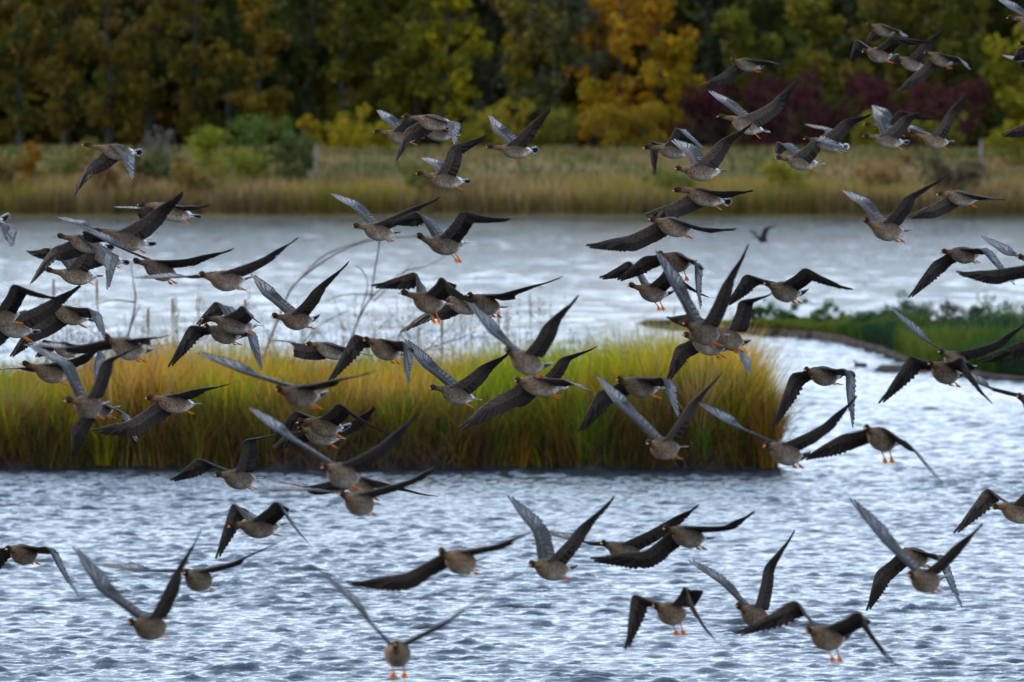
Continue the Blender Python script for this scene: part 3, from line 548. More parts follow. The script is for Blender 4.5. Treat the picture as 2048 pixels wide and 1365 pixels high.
# every goose: bill tip, neck base, tail tip, body thickness, far wing (wrist, tip), near wing (wrist, tip), feet, label
# picture coordinates of the 2048-wide photograph, turned into real 3D places and real sizes by the builder
GEESE = [
((161,290),(205,296),(283,310),32,((178,327),(141,394)),((242,312),(265,362)),0,"goose flying alone at upper left against the far bank, wings swept down"),
((272,411),(308,411),(400,439),27,((267,418),(229,417)),((365,413),(416,414)),0,"goose with level pale wings skimming the far shoreline at upper left"),
((181,464),(220,467),(308,494),39,((160,452),(117,439)),((304,423),(366,389)),0,"goose with a long dark wing raised toward the far shoreline, left cluster"),
((110,474),(141,476),(225,500),35,((106,496),(58,567)),((195,505),(216,545)),0,"goose with fingered dark wing hanging down left, uppermost head of the left cluster"),
((262,524),(292,526),(362,556),35,((220,488),(153,453)),((375,518),(468,500)),0,"goose with pale blue-grey far wing lying across the left cluster, second wing level"),
((86,541),(120,545),(206,557),32,((95,497),(51,504)),((167,492),(212,480)),0,"goose with yellowish bill and black tail fan below the left cluster"),
((142,500),(186,503),(256,530),30,((150,515),(140,536)),((212,508),(214,579)),0,"goose mostly hidden in the left cluster, striped near wing pointing straight down"),
((-50,622),(-25,630),(46,630),36,((-70,600),(-110,640)),((26,570),(126,601)),0,"goose cut by the left edge with a dark wing arched over its back"),
((-45,634),(-5,640),(75,670),39,((-50,690),(-110,672)),((95,603),(162,573)),0,"goose cut by the left edge with a long straight wing rising right"),
((73,616),(112,617),(185,645),36,((58,656),(18,714)),((176,618),(209,681)),0,"goose with orange feet and light blue-grey wing folded down behind its tail"),
((80,686),(110,690),(165,708),30,((92,682),(70,715)),((193,700),(186,760)),0,"small dark goose half hidden behind crossing wings above the reeds at left"),
((205,674),(229,684),(298,709),40,((123,697),(49,692)),((264,679),(340,674)),0,"brown goose facing the viewer with level wings just above the reeds at left"),
((40,728),(72,735),(148,757),38,((30,738),(-20,742)),((150,717),(193,702)),0,"goose with white tail points and orange feet low over the reeds at left"),
((127,804),(156,802),(204,820),44,((121,732),(58,695)),((205,726),(306,680)),0,"goose seen head-on over the reeds, wings bent up like a wide V"),
((289,798),(316,798),(400,814),37,((256,842),(181,862)),((381,781),(459,771)),0,"goose with white-tipped tail fan over the reeds, one wing down one level"),
((146,806),(178,812),(232,822),36,((145,855),(143,917)),((242,825),(271,886)),0,"goose behind another over the left reeds with both wings hanging down"),
((-105,440),(-70,444),(16,441),40,((-80,480),(-60,540)),((0,450),(21,497)),0,"goose cut by the left edge near the far shore, only striped wing showing"),
((395,551),(422,555),(498,563),38,((355,556),(267,560)),((525,516),(597,478)),0,"goose with orange feet and straight dark wing rising right over open water"),
((541,634),(566,635),(634,642),33,((527,592),(503,553)),((626,581),(699,526)),0,"goose with crisp V wings and splayed primaries beside the bare branches"),
((401,639),(433,639),(525,657),35,((431,604),(390,650)),((484,612),(518,648)),0,"goose with arched wings flying directly above another goose over the reed tops"),
((408,655),(423,658),(488,678),37,((379,653),(336,734)),((490,661),(521,742)),0,"goose looking at the viewer, long black far wing drooping over the reed tops"),
((610,691),(634,689),(710,716),30,((585,686),(533,681)),((689,695),(745,715)),0,"small goose with blue-grey wings gliding level along the reed tops"),
((550,781),(572,783),(646,798),42,((484,747),(396,710)),((648,765),(755,746)),0,"goose with very long level wings spread in front of the middle reeds"),
((592,847),(619,843),(695,861),38,((589,822),(550,868)),((677,808),(769,868)),0,"goose with arched dark wings flying right above a paler goose"),
((594,855),(612,862),(687,884),35,((580,866),(543,896)),((705,841),(749,818)),0,"paler goose tucked right below the arched goose in front of the reeds"),
((642,937),(661,936),(722,964),47,((550,862),(498,820)),((762,888),(840,827)),0,"large goose head-on at the reed edge with long wings in a wide V"),
((428,952),(451,950),(519,963),41,((396,918),(340,962)),((486,884),(580,864)),0,"goose at the waterline of the reeds with rounded black left wing"),
((677,988),(697,997),(752,1013),45,((623,982),(502,984)),((820,960),(888,927)),0,"plump goose head-on just below the large V winged goose"),
((668,955),(695,957),(765,987),38,((609,974),(535,964)),((762,964),(875,997)),0,"goose hidden between two head-on geese with a drooping bluish near wing"),
((455,1055),(484,1050),(571,1054),41,((464,1009),(430,1118)),((552,1005),(620,1097)),0,"dark goose over the near water with both wings bent down like an arch"),
((744,265),(775,266),(845,280),28,((767,241),(755,223)),((810,235),(894,228)),0,"leftmost goose of the small group in front of the yellow bushes"),
((802,234),(837,237),(915,252),30,((812,259),(788,323)),((894,245),(909,292)),0,"goose with wings down crossing in front of the yellow bushes"),
((828,257),(850,262),(917,274),26,((845,250),(862,240)),((895,250),(932,235)),0,"pale bellied goose hidden behind the goose crossing the yellow bushes"),
((829,348),(861,352),(939,368),31,((862,331),(844,318)),((900,295),(974,272)),0,"goose with bright orange feet in front of the green dyke slope"),
((970,295),(1001,296),(1075,305),30,((989,266),(978,233)),((1048,259),(1101,218)),0,"goose with V wings and white tail against the grey-green trees"),
((703,454),(730,454),(795,471),32,((702,415),(662,391)),((804,424),(882,397)),0,"goose with V wings crossing the far shoreline in the middle"),
((829,471),(859,483),(938,491),38,((833,424),(776,446)),((923,424),(1019,442)),1,"goose with orange bill and dangling orange feet over open water, wings bent"),
((797,587),(831,592),(894,616),42,((829,545),(743,573)),((882,555),(948,606)),1,"rusty goose over the water with both black wings folded outward like an M"),
((872,594),(896,598),(980,622),36,((876,612),(799,662)),((950,622),(985,662)),0,"goose whose head is hidden by the rusty goose, feathered wing trailing down left"),
((934,592),(952,596),(1005,621),38,((900,592),(880,596)),((1007,587),(1127,557)),0,"goose with one long dark wing stretched right above the middle branches"),
((857,778),(883,777),(959,804),36,((845,734),(810,683)),((958,734),(1018,709)),0,"goose with yellow and black bill and V wings above the middle reeds"),
((1010,699),(1028,711),(1092,740),46,((977,664),(936,608)),((1087,652),(1157,594)),0,"goose climbing over the reed tops with ruffled throat and tall V wings"),
((1029,764),(1046,762),(1130,778),41,((985,797),(915,858)),((1127,760),(1185,786)),0,"goose with white striped flank and wings drooping both sides, middle reeds"),
((1036,766),(1064,765),(1124,785),34,((1030,790),(1000,805)),((1120,718),(1195,696)),0,"goose hidden behind the striped flank goose with one dark wing raised"),
((726,682),(745,683),(807,716),40,((707,671),(656,763)),((806,685),(812,770)),0,"goose with a curved black wing drooping over the reeds left of centre"),
((1343,383),(1377,381),(1460,410),32,((1334,411),(1287,430)),((1443,383),(1505,384)),0,"goose with level grey near wing in front of the far bank grass"),
((1296,440),(1320,443),(1394,463),38,((1258,471),(1172,492)),((1402,455),(1472,461)),0,"calling goose with open bill at the far shoreline, long drooping wings"),
((1314,510),(1334,513),(1384,533),39,((1287,514),(1234,562)),((1388,525),(1397,619)),1,"reddish brown goose over the water with lowered feet and striped hanging wing"),
((1254,572),(1281,576),(1341,593),36,((1258,523),(1198,557)),((1334,539),(1416,598)),1,"goose left of the tall V goose with dangling feet and fringed black wing"),
((1365,648),(1384,654),(1443,677),46,((1344,576),(1311,504)),((1440,579),(1500,491)),0,"large goose with very tall upright V wings in front of the mud spit"),
((1402,657),(1438,662),(1491,693),41,((1385,628),(1331,637)),((1478,605),(1550,588)),0,"goose right behind the tall V goose with an arched raised wing"),
((1365,671),(1388,676),(1458,703),40,((1352,694),(1333,762)),((1474,700),(1498,753)),0,"goose under the tall V goose with orange feet and dark wing hanging down"),
((1527,568),(1545,573),(1608,592),40,((1491,550),(1451,612)),((1610,537),(1704,581)),0,"goose right of the tall V goose with wings arched over open water"),
((1725,439),(1747,451),(1814,468),39,((1716,408),(1686,386)),((1808,396),(1900,351)),0,"goose at the far shoreline on the right with one wing high, bill open"),
((1872,390),(1897,388),(1964,404),30,((1858,412),(1815,435)),((1956,392),(2009,402)),0,"goose with white tail in front of the dark far reeds at right"),
((1881,506),(1903,504),(1966,513),33,((1866,525),(1817,595)),((1960,500),(2029,571)),0,"goose with swept down wings over open water at right"),
((2032,515),(2058,520),(2130,540),38,((2010,510),(1963,477)),((2110,495),(2180,470)),0,"goose entering at the right edge with a raised striped wing"),
((2052,530),(2078,533),(2145,552),36,((1985,540),(1911,546)),((2130,530),(2200,520)),0,"goose outside the right edge showing only a low dark curved wing"),
((1461,120),(1474,123),(1527,135),26,((1443,148),(1398,176)),((1531,122),(1572,132)),0,"small blurred goose gliding alone before the olive and orange trees"),
((1432,234),(1465,237),(1536,268),31,((1443,206),(1418,185)),((1541,206),(1591,165)),0,"goose with V wings and open bill against the maroon shrubs"),
((1284,297),(1317,296),(1394,305),29,((1299,284),(1307,352)),((1352,257),(1407,300)),0,"goose at the foot of the orange tree, far wing pointing straight down"),
((1349,339),(1370,339),(1452,346),32,((1368,305),(1344,283)),((1436,284),(1503,252)),0,"goose with white ringed tail and long bent wing reaching to the maroon shrubs"),
((1549,317),(1573,317),(1647,332),29,((1555,284),(1549,308)),((1625,282),(1696,307)),0,"goose with wings folded outward before the olive far bank"),
((1606,279),(1629,280),(1696,298),28,((1650,262),(1610,252)),((1685,242),(1743,230)),0,"goose partly hidden above the goose with folded wings at the maroon shrubs"),
((1724,273),(1749,275),(1817,289),28,((1749,240),(1745,213)),((1802,236),(1854,222)),0,"goose with pale upright wing in front of the yellow shrub at right"),
((1724,250),(1760,252),(1815,262),26,((1757,226),(1747,215)),((1798,221),(1870,240)),0,"dim goose just behind the pale winged goose at the yellow shrub"),
((1815,262),(1849,275),(1903,289),28,((1822,258),(1786,254)),((1893,228),(1934,187)),0,"goose with one tall dark wing and thin white edged wing held flat"),
((2060,240),(2085,245),(2150,260),30,((2040,252),(2001,271)),((2130,235),(2180,220)),0,"goose outside the right edge below, pale wing tip over the maroon shrubs"),
((1733,49),(1749,53),(1795,68),24,((1741,66),(1733,84)),((1798,62),(1806,76)),0,"topmost goose of the crowd at upper right"),
((1724,105),(1737,103),(1790,115),25,((1712,80),(1698,124)),((1784,72),(1864,84)),0,"goose with a curled black far wing in the crowd at upper right"),
((1790,112),(1803,118),(1852,140),25,((1790,110),(1778,118)),((1845,86),(1888,62)),0,"goose with one wing raised in the middle of the upper right crowd"),
((1847,106),(1862,109),(1910,130),26,((1833,144),(1792,185)),((1915,115),(1940,143)),0,"rightmost goose of the upper right crowd with bluish drooping wing"),
((2012,37),(2038,39),(2110,65),31,((2022,20),(1990,-4)),((2090,20),(2150,-10)),0,"goose cut by the upper right corner with pale raised wing"),
((2035,88),(2066,90),(2130,105),31,((2040,96),(2024,122)),((2110,85),(2160,70)),0,"goose outside the right edge near the top, black wing hanging in"),
((2055,118),(2078,125),(2140,140),28,((2035,124),(2005,114)),((2130,115),(2170,100)),0,"goose outside the right edge near the top, thin white wing tip"),
((1232,761),(1252,764),(1327,781),42,((1196,785),(1155,865)),((1324,757),(1354,838)),0,"goose with open bill in front of the right reeds, both wings hanging down"),
((1293,889),(1307,889),(1362,900),44,((1232,810),(1193,757)),((1377,810),(1445,748)),0,"goose flying head-on before the right reeds with a perfect V of wings"),
((1527,893),(1545,893),(1611,920),45,((1454,847),(1397,810)),((1644,850),(1715,795)),0,"goose at the right end of the reeds with slanting wings in a wide V"),
((1608,742),(1623,744),(1687,756),38,((1582,750),(1545,854)),((1689,742),(1702,856)),0,"goose with both wings bent straight down over the channel right of the reeds"),
((1729,858),(1742,862),(1797,895),46,((1685,869),(1603,918)),((1816,889),(1886,973)),1,"brown goose dropping its feet with wings drooping wide, right of the reeds"),
((1856,729),(1870,731),(1921,760),43,((1819,714),(1758,807)),((1923,716),(1981,809)),0,"goose seen head-on before the green spit with black arched far wing"),
((1875,705),(1896,709),(1938,742),38,((1836,673),(1779,619)),((1989,685),(2065,640)),0,"goose with glowing yellow bill and striped V wings above the green spit"),
((2033,794),(2050,800),(2120,830),42,((1965,772),(1892,736)),((2100,770),(2170,750)),0,"brown goose cut by the right edge below the green spit"),
((2075,672),(2092,680),(2160,700),40,((2040,684),(1955,722)),((2150,660),(2220,640)),0,"goose outside the right edge with a pale edged wing over the green spit"),
((2100,690),(2130,700),(2190,715),36,((2070,660),(2043,615)),((2180,680),(2240,660)),0,"goose outside the right edge with a single dark upright wing tip"),
((11,1100),(26,1101),(80,1112),42,((-10,1100),(-45,1170)),((94,1097),(153,1195)),0,"goose at the lower left edge over rippled water with striped drooping wing"),
((256,1248),(275,1248),(338,1254),46,((198,1183),(145,1098)),((336,1167),(406,1060)),0,"goose low at the left over the ripples with a tall V of wings"),
((367,1147),(378,1152),(426,1162),38,((281,1143),(195,1134)),((464,1126),(575,1079)),0,"goose with flat dark wings right behind the low V goose at left"),
((875,1103),(899,1113),(956,1129),41,((809,1146),(694,1168)),((995,1089),(1100,1052)),0,"goose with long slanting wings over the near water, orange feet tucked"),
((790,1291),(792,1297),(800,1312),49,((710,1214),(633,1142)),((897,1241),(995,1177)),1,"lowest goose in the picture, coming straight at the viewer with feet down"),
((1058,1132),(1074,1129),(1147,1143),41,((1063,1062),(1015,995)),((1155,1057),(1232,998)),0,"goose with tall V wings over the near water in the middle"),
((1200,1088),(1222,1094),(1293,1116),43,((1152,1084),(1079,1065)),((1337,1041),(1396,1014)),0,"goose with orange bill and feet and white belly, over the near water"),
((1325,1059),(1348,1061),(1419,1084),40,((1289,1102),(1181,1118)),((1445,1053),(1509,1027)),0,"goose with orange feet right of the white bellied goose, near wing level"),
((1305,1214),(1321,1217),(1377,1233),47,((1265,1191),(1251,1300)),((1369,1175),(1426,1282)),1,"goose with both wings curled down like pincers and orange feet hanging"),
((1471,1213),(1489,1219),(1540,1243),44,((1441,1169),(1377,1123)),((1529,1136),(1592,1064)),0,"goose in tall V pose right of the pincer winged goose"),
((1611,1263),(1628,1263),(1694,1285),48,((1588,1201),(1471,1269)),((1718,1225),(1790,1335)),1,"largest goose at the bottom right with broad dark M shaped wings"),
((1817,1153),(1829,1152),(1883,1166),48,((1766,1087),(1698,1000)),((1905,1095),(1966,1052)),0,"goose with narrow V wings in front of another goose at lower right"),
((1790,1102),(1804,1105),(1868,1121),38,((1753,1144),(1733,1222)),((1872,1113),(1920,1216)),0,"goose behind the narrow V goose at lower right, wings bent down"),
((1982,1018),(2005,1013),(2085,1036),42,((1972,978),(1907,1066)),((2060,970),(2115,1020)),0,"goose with yellow bill and fringed black wing cut by the lower right edge"),
((1508,474),(1515,476),(1539,483),9,((1505,468),(1497,461)),((1527,458),(1556,449)),0,"tiny dark bird far off low over open water below the far shore"),
]
# ---------------------------------------------------------------- geese
def nrm(v): return v / (np.linalg.norm(v) + 1e-9)
WB = np.array([1., 1., 1.])
def make_goose(spec, idx):
    (bp, npx, tp, th, fw, nw, hang, label) = spec
    tiny = th < 12
    r = np.random.default_rng(idx + 500)
    bp, npx, tp = map(lambda p: np.array(p, float), (bp, npx, tp))
    def plen(a, b): return float(np.linalg.norm(np.array(a, float) - np.array(b, float)))
    sh2 = npx + (tp - npx) * .18
    s = max(th / .195, plen(npx, tp) / .49, (plen(sh2, nw[0]) + plen(nw[0], nw[1])) / .84, (plen(sh2, fw[0]) + plen(fw[0], fw[1])) / .84 if not tiny else 0)
    s = min(s, th / .155)
    d = F / s; c2 = npx + (tp - npx) * .4
    def at(p, zt): return un(p[0], p[1], d - zt)
    # body axis: neck base nearer to the viewer than the tail
    LN, LB = .47, .27
    pN = plen(npx, tp) / s; zN = math.sqrt(max(LN ** 2 - pN ** 2, .0)) * .92
    N3 = at(npx, zN * .4); T3 = at(tp, -zN * .6)
    pB = plen(bp, npx) / s; zB = math.sqrt(max(LB ** 2 - pB ** 2, 0)) * .92
    B3 = at(bp, zN * .4 + zB)
    back = nrm(T3 - N3); fwd = -back; up = nrm(np.array([0, 0, 1.]) - back * back[2]); right = nrm(np.cross(fwd, up))
    LBr = np.linalg.norm(B3 - N3); LNr = np.linalg.norm(T3 - N3)
    nd = nrm(N3 - B3); kb = LBr / .27
    C3 = N3 + (T3 - N3) * .4
    root = empty('goose' if not tiny else 'water_bird', tuple(C3), label=label, category='goose' if not tiny else 'bird')
    if not tiny: root['group'] = 'geese flying in the flock over the lake'
    nup = nrm(np.array([0, 0, 1.]) - nd * nd[2])
    # ---- stations: position, half height, half width, colour top / side / belly
    tint = r.uniform(.70, 1.25); warm = r.uniform(-.02, .03)
    def cc(c): return np.array(c) * tint * np.array([1 + warm * 2, 1, 1 - warm * 2])
    HEAD = cc((.035, .021, .013)); NECK = cc((.175, .098, .050)); BACK = cc((.075, .056, .043)); SIDE = cc((.15, .097, .062)); BEL = cc((.36, .285, .21)); WH = np.array((.80, .78, .76))
    if tiny: HEAD = NECK = BACK = SIDE = BEL = np.array((.035, .03, .03)); WH = SIDE
    tail_s = N3 + back * LNr * .77 + up * .012
    st = []
    def S(p, h, w, a, b, c): st.append((p, h, w, a, b, c))
    S(B3 + nd * .040 * kb + nup * .004, .010, .009, HEAD, HEAD, HEAD)
    S(B3 + nd * .047 * kb + nup * .008, .019, .015, HEAD, HEAD, HEAD)
    S(B3 + nd * .066 * kb + nup * .014, .029, .022, HEAD, HEAD, HEAD)
    S(B3 + nd * .092 * kb + nup * .015, .033, .026, HEAD, HEAD, HEAD * 1.1)
    S(B3 + nd * .118 * kb + nup * .010, .030, .026, HEAD, HEAD * 1.1, NECK)
    S(B3 + nd * .150 * kb + nup * .004, .0235, .023, HEAD * 1.3, NECK, NECK)
    S(B3 + nd * .205 * kb - nup * .001, .028, .028, NECK * .9, NECK, NECK * 1.15)
    wn = r.uniform(.95, 1.06)
    for f, h, w, sag, a, b, c in [(0, .036, .037, .003, NECK * .9, NECK * 1.05, NECK * 1.2), (.08, .054, .055, .008, BACK, SIDE * 1.05, SIDE * 1.2), (.18, .083, .080, .015, BACK, SIDE, SIDE * 1.25),
            (.32, .100, .098, .019, BACK * .95, SIDE * .95, BEL), (.46, .099, .096, .018, BACK * .9, SIDE, BEL * 1.1), (.58, .088, .086, .012, BACK * .9, SIDE * .95, BEL * 1.3),
            (.66, .069, .071, .003, BACK, SIDE * 1.3, WH), (.75, .046, .052, -.005, WH * .9, SIDE * 1.6, WH), (.80, .030, .040, -.010, WH, WH, WH), (.86, .014, .026, -.014, BACK, WH, WH)]:
        S(N3 + back * LNr * f - up * sag, h, w, a, b, c)
    P = np.array([q[0] for q in st]); hh = np.array([q[1] for q in st]); ww = np.array([q[2] for q in st])
    CA = np.array([[q[3], q[4], q[5]] for q in st])
    n = 44; Pc = catmull(P, n); uu = np.linspace(0, len(st) - 1, n); kk = np.arange(len(st))
    hs = np.interp(uu, kk, hh); ws = np.interp(uu, kk, ww)
    hs[1:-1] = (hs[:-2] + 2 * hs[1:-1] + hs[2:]) / 4; ws[1:-1] = (ws[:-2] + 2 * ws[1:-1] + ws[2:]) / 4
    T = np.gradient(Pc, axis=0); T /= np.linalg.norm(T, axis=1)[:, None]
    U = np.array([0, 0, 1.]) - T * T[:, 2:3]; U /= np.linalg.norm(U, axis=1)[:, None] + 1e-9; Rt = np.cross(T, U)
    k = 14; a = np.arange(k) / k * 2 * math.pi
    V = (Pc[:, None] + (hs[:, None] * np.cos(a)[None])[..., None] * U[:, None] + (ws[:, None] * np.sin(a)[None])[..., None] * Rt[:, None]).reshape(-1, 3)
    ct = np.cos(a)
    Cst = np.stack([np.stack([np.interp(uu, kk, CA[:, j, ch]) for ch in range(3)], -1) for j in range(3)], 1)   # n,3layers,3
    wt = np.clip(ct * 1.6 - .3, 0, 1); wb = np.clip(-ct * 1.7 - .15, 0, 1); wm = 1 - wt - wb
    Cb = Cst[:, None, 0] * wt[None, :, None] + Cst[:, None, 1] * wm[None, :, None] + Cst[:, None, 2] * wb[None, :, None]
    # soft cross barring of the flanks
    bar = 1 + .10 * np.sin(np.arange(n)[:, None] * 2.9 + np.arange(k)[None] * 2.1) * (np.arange(n)[:, None] > 18)
    Cb = (Cb * bar[..., None]).reshape(-1, 3)
    body = Acc(); nv = len(V); V = np.vstack([V, Pc[0] - T[0] * .004, Pc[-1] + T[-1] * .01])
    ft = [[(j + 1) % k, j, nv] for j in range(k)] + [[(n - 1) * k + j, (n - 1) * k + (j + 1) % k, nv + 1] for j in range(k)]
    body.add(V, grid_faces(n, k, True), ft, np.vstack([Cb, HEAD, WH]))
    # ---- wings
    for side, (wr, tip), sgn in ((1, fw, -1), (-1, nw, 1)):       # bird's right wing is the far one
        SH = N3 + back * LNr * .15 + right * side * .060 + up * .045
        LA, LH = .36, .47
        # wrist and tip: true bone lengths decide the depth
        shp = SH; dS = float(np.dot(SH - [0, 0, CAM_H], FWD))
        def solve(p0, pix, L, sg, damp):
            d0 = float(np.dot(p0 - [0, 0, CAM_H], FWD)); q = un(pix[0], pix[1], d0); pr = np.linalg.norm(q - p0)
            z = math.sqrt(max(L * L - pr * pr, 0)) * damp
            return un(pix[0], pix[1], d0 - sg * z)
        W3 = solve(SH, wr, LA, sgn, .8); P3 = solve(W3, tip, LH, sgn, .72)
        span = nrm(P3 - SH); arm = nrm(W3 - SH); hand = nrm(P3 - W3)
        bow = nrm(fwd - span * np.dot(fwd, span))
        IN = SH - right * side * .05 - up * .02
        ctrl = [IN, SH, SH + (W3 - SH) * .55 - bow * .012, W3, W3 + (P3 - W3) * .35 + bow * .012, W3 + (P3 - W3) * .7 + bow * .008, P3]
        m = 31; LE = catmull(ctrl, m)
        seg = np.linalg.norm(np.diff(LE, axis=0), axis=1); q = np.concatenate([[0], np.cumsum(seg)]); Ltot = q[-1]; q = q / Ltot
        qW = q[15]                                  # wrist
        t_ = np.gradient(LE, axis=0); t_ /= np.linalg.norm(t_, axis=1)[:, None]
        ks = max(.8, min(1.15, Ltot / .86))
        ch = back[None] - t_ * (t_ @ back)[:, None]; ch /= np.linalg.norm(ch, axis=1)[:, None] + 1e-9
        for _ in range(4): ch[1:-1] = (ch[:-2] + 2 * ch[1:-1] + ch[2:]) / 4
        ch /= np.linalg.norm(ch, axis=1)[:, None]
        nn = np.cross(t_, ch) * (-side); nn /= np.linalg.norm(nn, axis=1)[:, None]
        # a little incidence: trailing edge below the leading edge
        drop = (1.0 if side == 1 or wr[1] < npx[1] - .3 * th else .1) if tip[1] > wr[1] + 4 else (-.55 if side == 1 else -.25)
        inc = np.interp(q, [0, qW * .7, qW + (1 - qW) * .25, 1], [R(6) * (1 if drop > 0 else -.5), R(12) * (1 if drop > 0 else drop), R(44) * drop, R(50) * drop])[:, None]; ch = ch * np.cos(inc) - nn * np.sin(inc); nn = np.cross(t_, ch) * (-side); nn /= np.linalg.norm(nn, axis=1)[:, None]
        def wch(x): return np.interp(x, [0, .08, qW * .6, qW, qW + (1 - qW) * .3, qW + (1 - qW) * .6, 1], [.225, .222, .195, .175, .14, .09, .02])
        wq = wch(q)
        # covert / arm body, airfoil section
        mm = 26; cq = .60 * np.interp(q[:mm], [0, qW, q[mm - 1]], [1.0, 1.0, .55]); cw = wq[:mm] * cq
        xs_ = np.array([0, .06, .22, .5, .8, 1, .8, .5, .22, .06]); ys_ = np.array([0, .55, 1, .8, .35, 0, -.12, -.25, -.35, -.4])
        tk = np.interp(q[:mm], [0, .1, qW, q[mm - 1]], [.024, .018, .011, .003])
        Vw = LE[:mm, None] + ch[:mm, None] * (xs_[None, :] * cw[:, None])[..., None] + nn[:mm, None] * (ys_[None, :] * tk[:, None])[..., None]
        G1 = cc((.048, .041, .037)); G2 = cc((.082, .083, .090)); UD = cc((.078, .056, .043)); UD2 = cc((.026, .019, .016)); DK = cc((.055, .050, .052)); PL = np.array((.30, .29, .28))
        if tiny: G1 = G2 = UD = UD2 = DK = PL = np.array((.03, .028, .028))
        out_ = np.clip((q[:mm] - .25) / .4, 0, 1)[:, None]
        topc = G1 * (1 - out_) + G2 * out_
        Cw = np.zeros((mm, 10, 3))
        for j, x_ in enumerate(xs_):
            if j <= 5: Cw[:, j] = topc * (.90 + .16 * ((np.arange(mm) + j) % 2))[:, None]; 
            else: Cw[:, j] = UD
        Cw[:, 0] = topc * .8; Cw[:, 5] = topc * .5 + PL * .5; Cw[:, 3] = topc * .8 + PL * .2; Cw[:, 9] = UD * 1.2
        if side == 1 or True: Cw[:, 5] = np.where((np.arange(mm) % 2 == 0)[:, None], topc * .45 + PL * .55, topc * .9)
        nb = Vw.shape[0] * 10; fl = grid_faces(mm, 10, True)
        Vf = np.vstack([Vw.reshape(-1, 3), LE[0], LE[mm - 1] + t_[mm - 1] * .01])
        ft = [[(j + 1) % 10, j, nb] for j in range(10)] + [[(mm - 1) * 10 + j, (mm - 1) * 10 + (j + 1) % 10, nb + 1] for j in range(10)]
        body.add(Vf, fl, ft, np.vstack([Cw.reshape(-1, 3), BACK, DK]))
        # flight feathers: one thin solid blade each
        fa = Acc()
        def on(qq, A): return np.array([np.interp(qq, q, A[:, c_]) for c_ in range(3)])
        feats = []
        ns = 17 if not tiny else 6
        for i in range(ns):
            x_ = .07 + (qW - .05) * i / ns; feats.append((x_, .50, x_ + .012 + .02 * i / ns, 1.0 + .015 * r.normal(), .036, 0))
        npm = 12
        for i in range(npm):
            t = i / (npm - 1); x_ = qW + (1 - qW) * (.02 + .40 * t); e = qW + (1 - qW) * (.10 + .90 * t ** .85)
            feats.append((x_, .45 - .2 * t, min(e, 1.0), 1.0, .036 - .010 * t, t))
        for i, (qr, cf, qt, wl, fwid, tt) in enumerate(feats):
            fwid = fwid * (1.75 if tt == 0 else 1.7 - .55 * tt)
            Rp = on(qr, LE) + on(qr, ch) * wch(qr) * cf
            if tt >= .999: Tp = P3 + hand * .005
            else: Tp = on(qt, LE) + on(qt, ch) * wch(qt) * wl + hand * (.012 * tt)
            nm = nrm(on((qr + qt) / 2, nn)); ax = Tp - Rp; Lf = np.linalg.norm(ax); ax = ax / Lf
            sd_ = nrm(np.cross(nm, ax)); nm = np.cross(ax, sd_)
            off = nm * (.0008 * (i % 2) - .001)
            if tt > 0: off = off + nm * (.004 * r.normal() * tt)
            us_ = np.array([0, .3, .6, .88, .97, 1.0]); wd = np.array([.7, 1, 1, 1, 1, .9] if tt < .25 else [.7, 1, 1, .98, .85, .5 if tt < .6 else .3]) * fwid * (1 if tt < .4 else 1 - .35 * (tt - .4))
            bend = -nm * (.004 * us_ ** 2)[:, None] if tt == 0 else nm * (.022 * tt * us_ ** 3)[:, None]
            base = Rp + ax * (us_ * Lf)[:, None] + bend + off
            z3 = np.array([-.5, 0, .5])
            top = base[:, None] + sd_ * (z3[None] * wd[:, None])[..., None] + nm * np.array([0.0004, .0016, .0004])[None, :, None]
            bot = base[:, None] + sd_ * (z3[None] * wd[:, None])[..., None] - nm * np.array([.0008, .0010, .0008])[None, :, None]
            Vq = np.concatenate([top, bot], 1)      # 6 rows, 6 verts (0,1,2 top, 3,4,5 bottom)
            VV = Vq.reshape(-1, 3); fq = []
            for rI in range(5):
                o_ = rI * 6
                for (p_, q_) in ((0, 1), (1, 2), (4, 3), (5, 4), (3, 0), (2, 5)): fq.append([o_ + p_, o_ + q_, o_ + 6 + q_, o_ + 6 + p_])
            vane = (G1 * .55 + DK * .45) if tt == 0 else (DK * (.35 + .4 * tt) + G2 * (.65 - .4 * tt))
            Cq = np.zeros((6, 6, 3)); Cq[:, 0] = vane * .8; Cq[:, 2] = vane * .75; Cq[:, 1] = PL * (1.25 if tt > 0 else .75) if not tiny else vane
            Cq[:, 1] = Cq[:, 1] * .62 + vane * .38
            Cq[4:, :3] = DK * .7
            if tt == 0: Cq[5, :3] = PL * .8
            Cq[:, 3:] = UD2 * (1.0 if i % 2 else .8); Cq[:, 4] = UD2 * 1.6
            fa.add(VV, fq, None, Cq.reshape(-1, 3))
        fa.build('flight_feathers', M_WING, root)
    body.build('body', M_PLUM, root)
    # ---- tail
    troll = r.normal(R(-14), R(16)); ta = Acc(); TK = np.array((.05, .042, .04))
    nt_ = 9
    for i in range(nt_):
        t = i / (nt_ - 1) * 2 - 1
        ang = t * R(36); rr_ = right * math.cos(troll) + up * math.sin(troll); uu_ = up * math.cos(troll) - right * math.sin(troll); dr = nrm(back * math.cos(ang) + rr_ * math.sin(ang) + up * .12)
        p0 = tail_s + rr_ * t * .022 + uu_ * (.004 - .006 * abs(t)); L = LNr * .27 * (1 - .10 * abs(t)) * r.uniform(.95, 1.04); sd_ = nrm(np.cross(uu_, dr)); nm = nrm(np.cross(dr, sd_))
        us_ = np.array([0, .45, .80, .93, 1.0]); wd = np.array([.016, .030, .034, .030, .012])
        base = p0 + dr * (us_ * L)[:, None] + nm * (.0015 * (i % 2))
        top = base[:, None] + sd_ * (np.array([-.5, 0, .5])[None] * wd[:, None])[..., None] + nm * .001; bot = top - nm * .0025
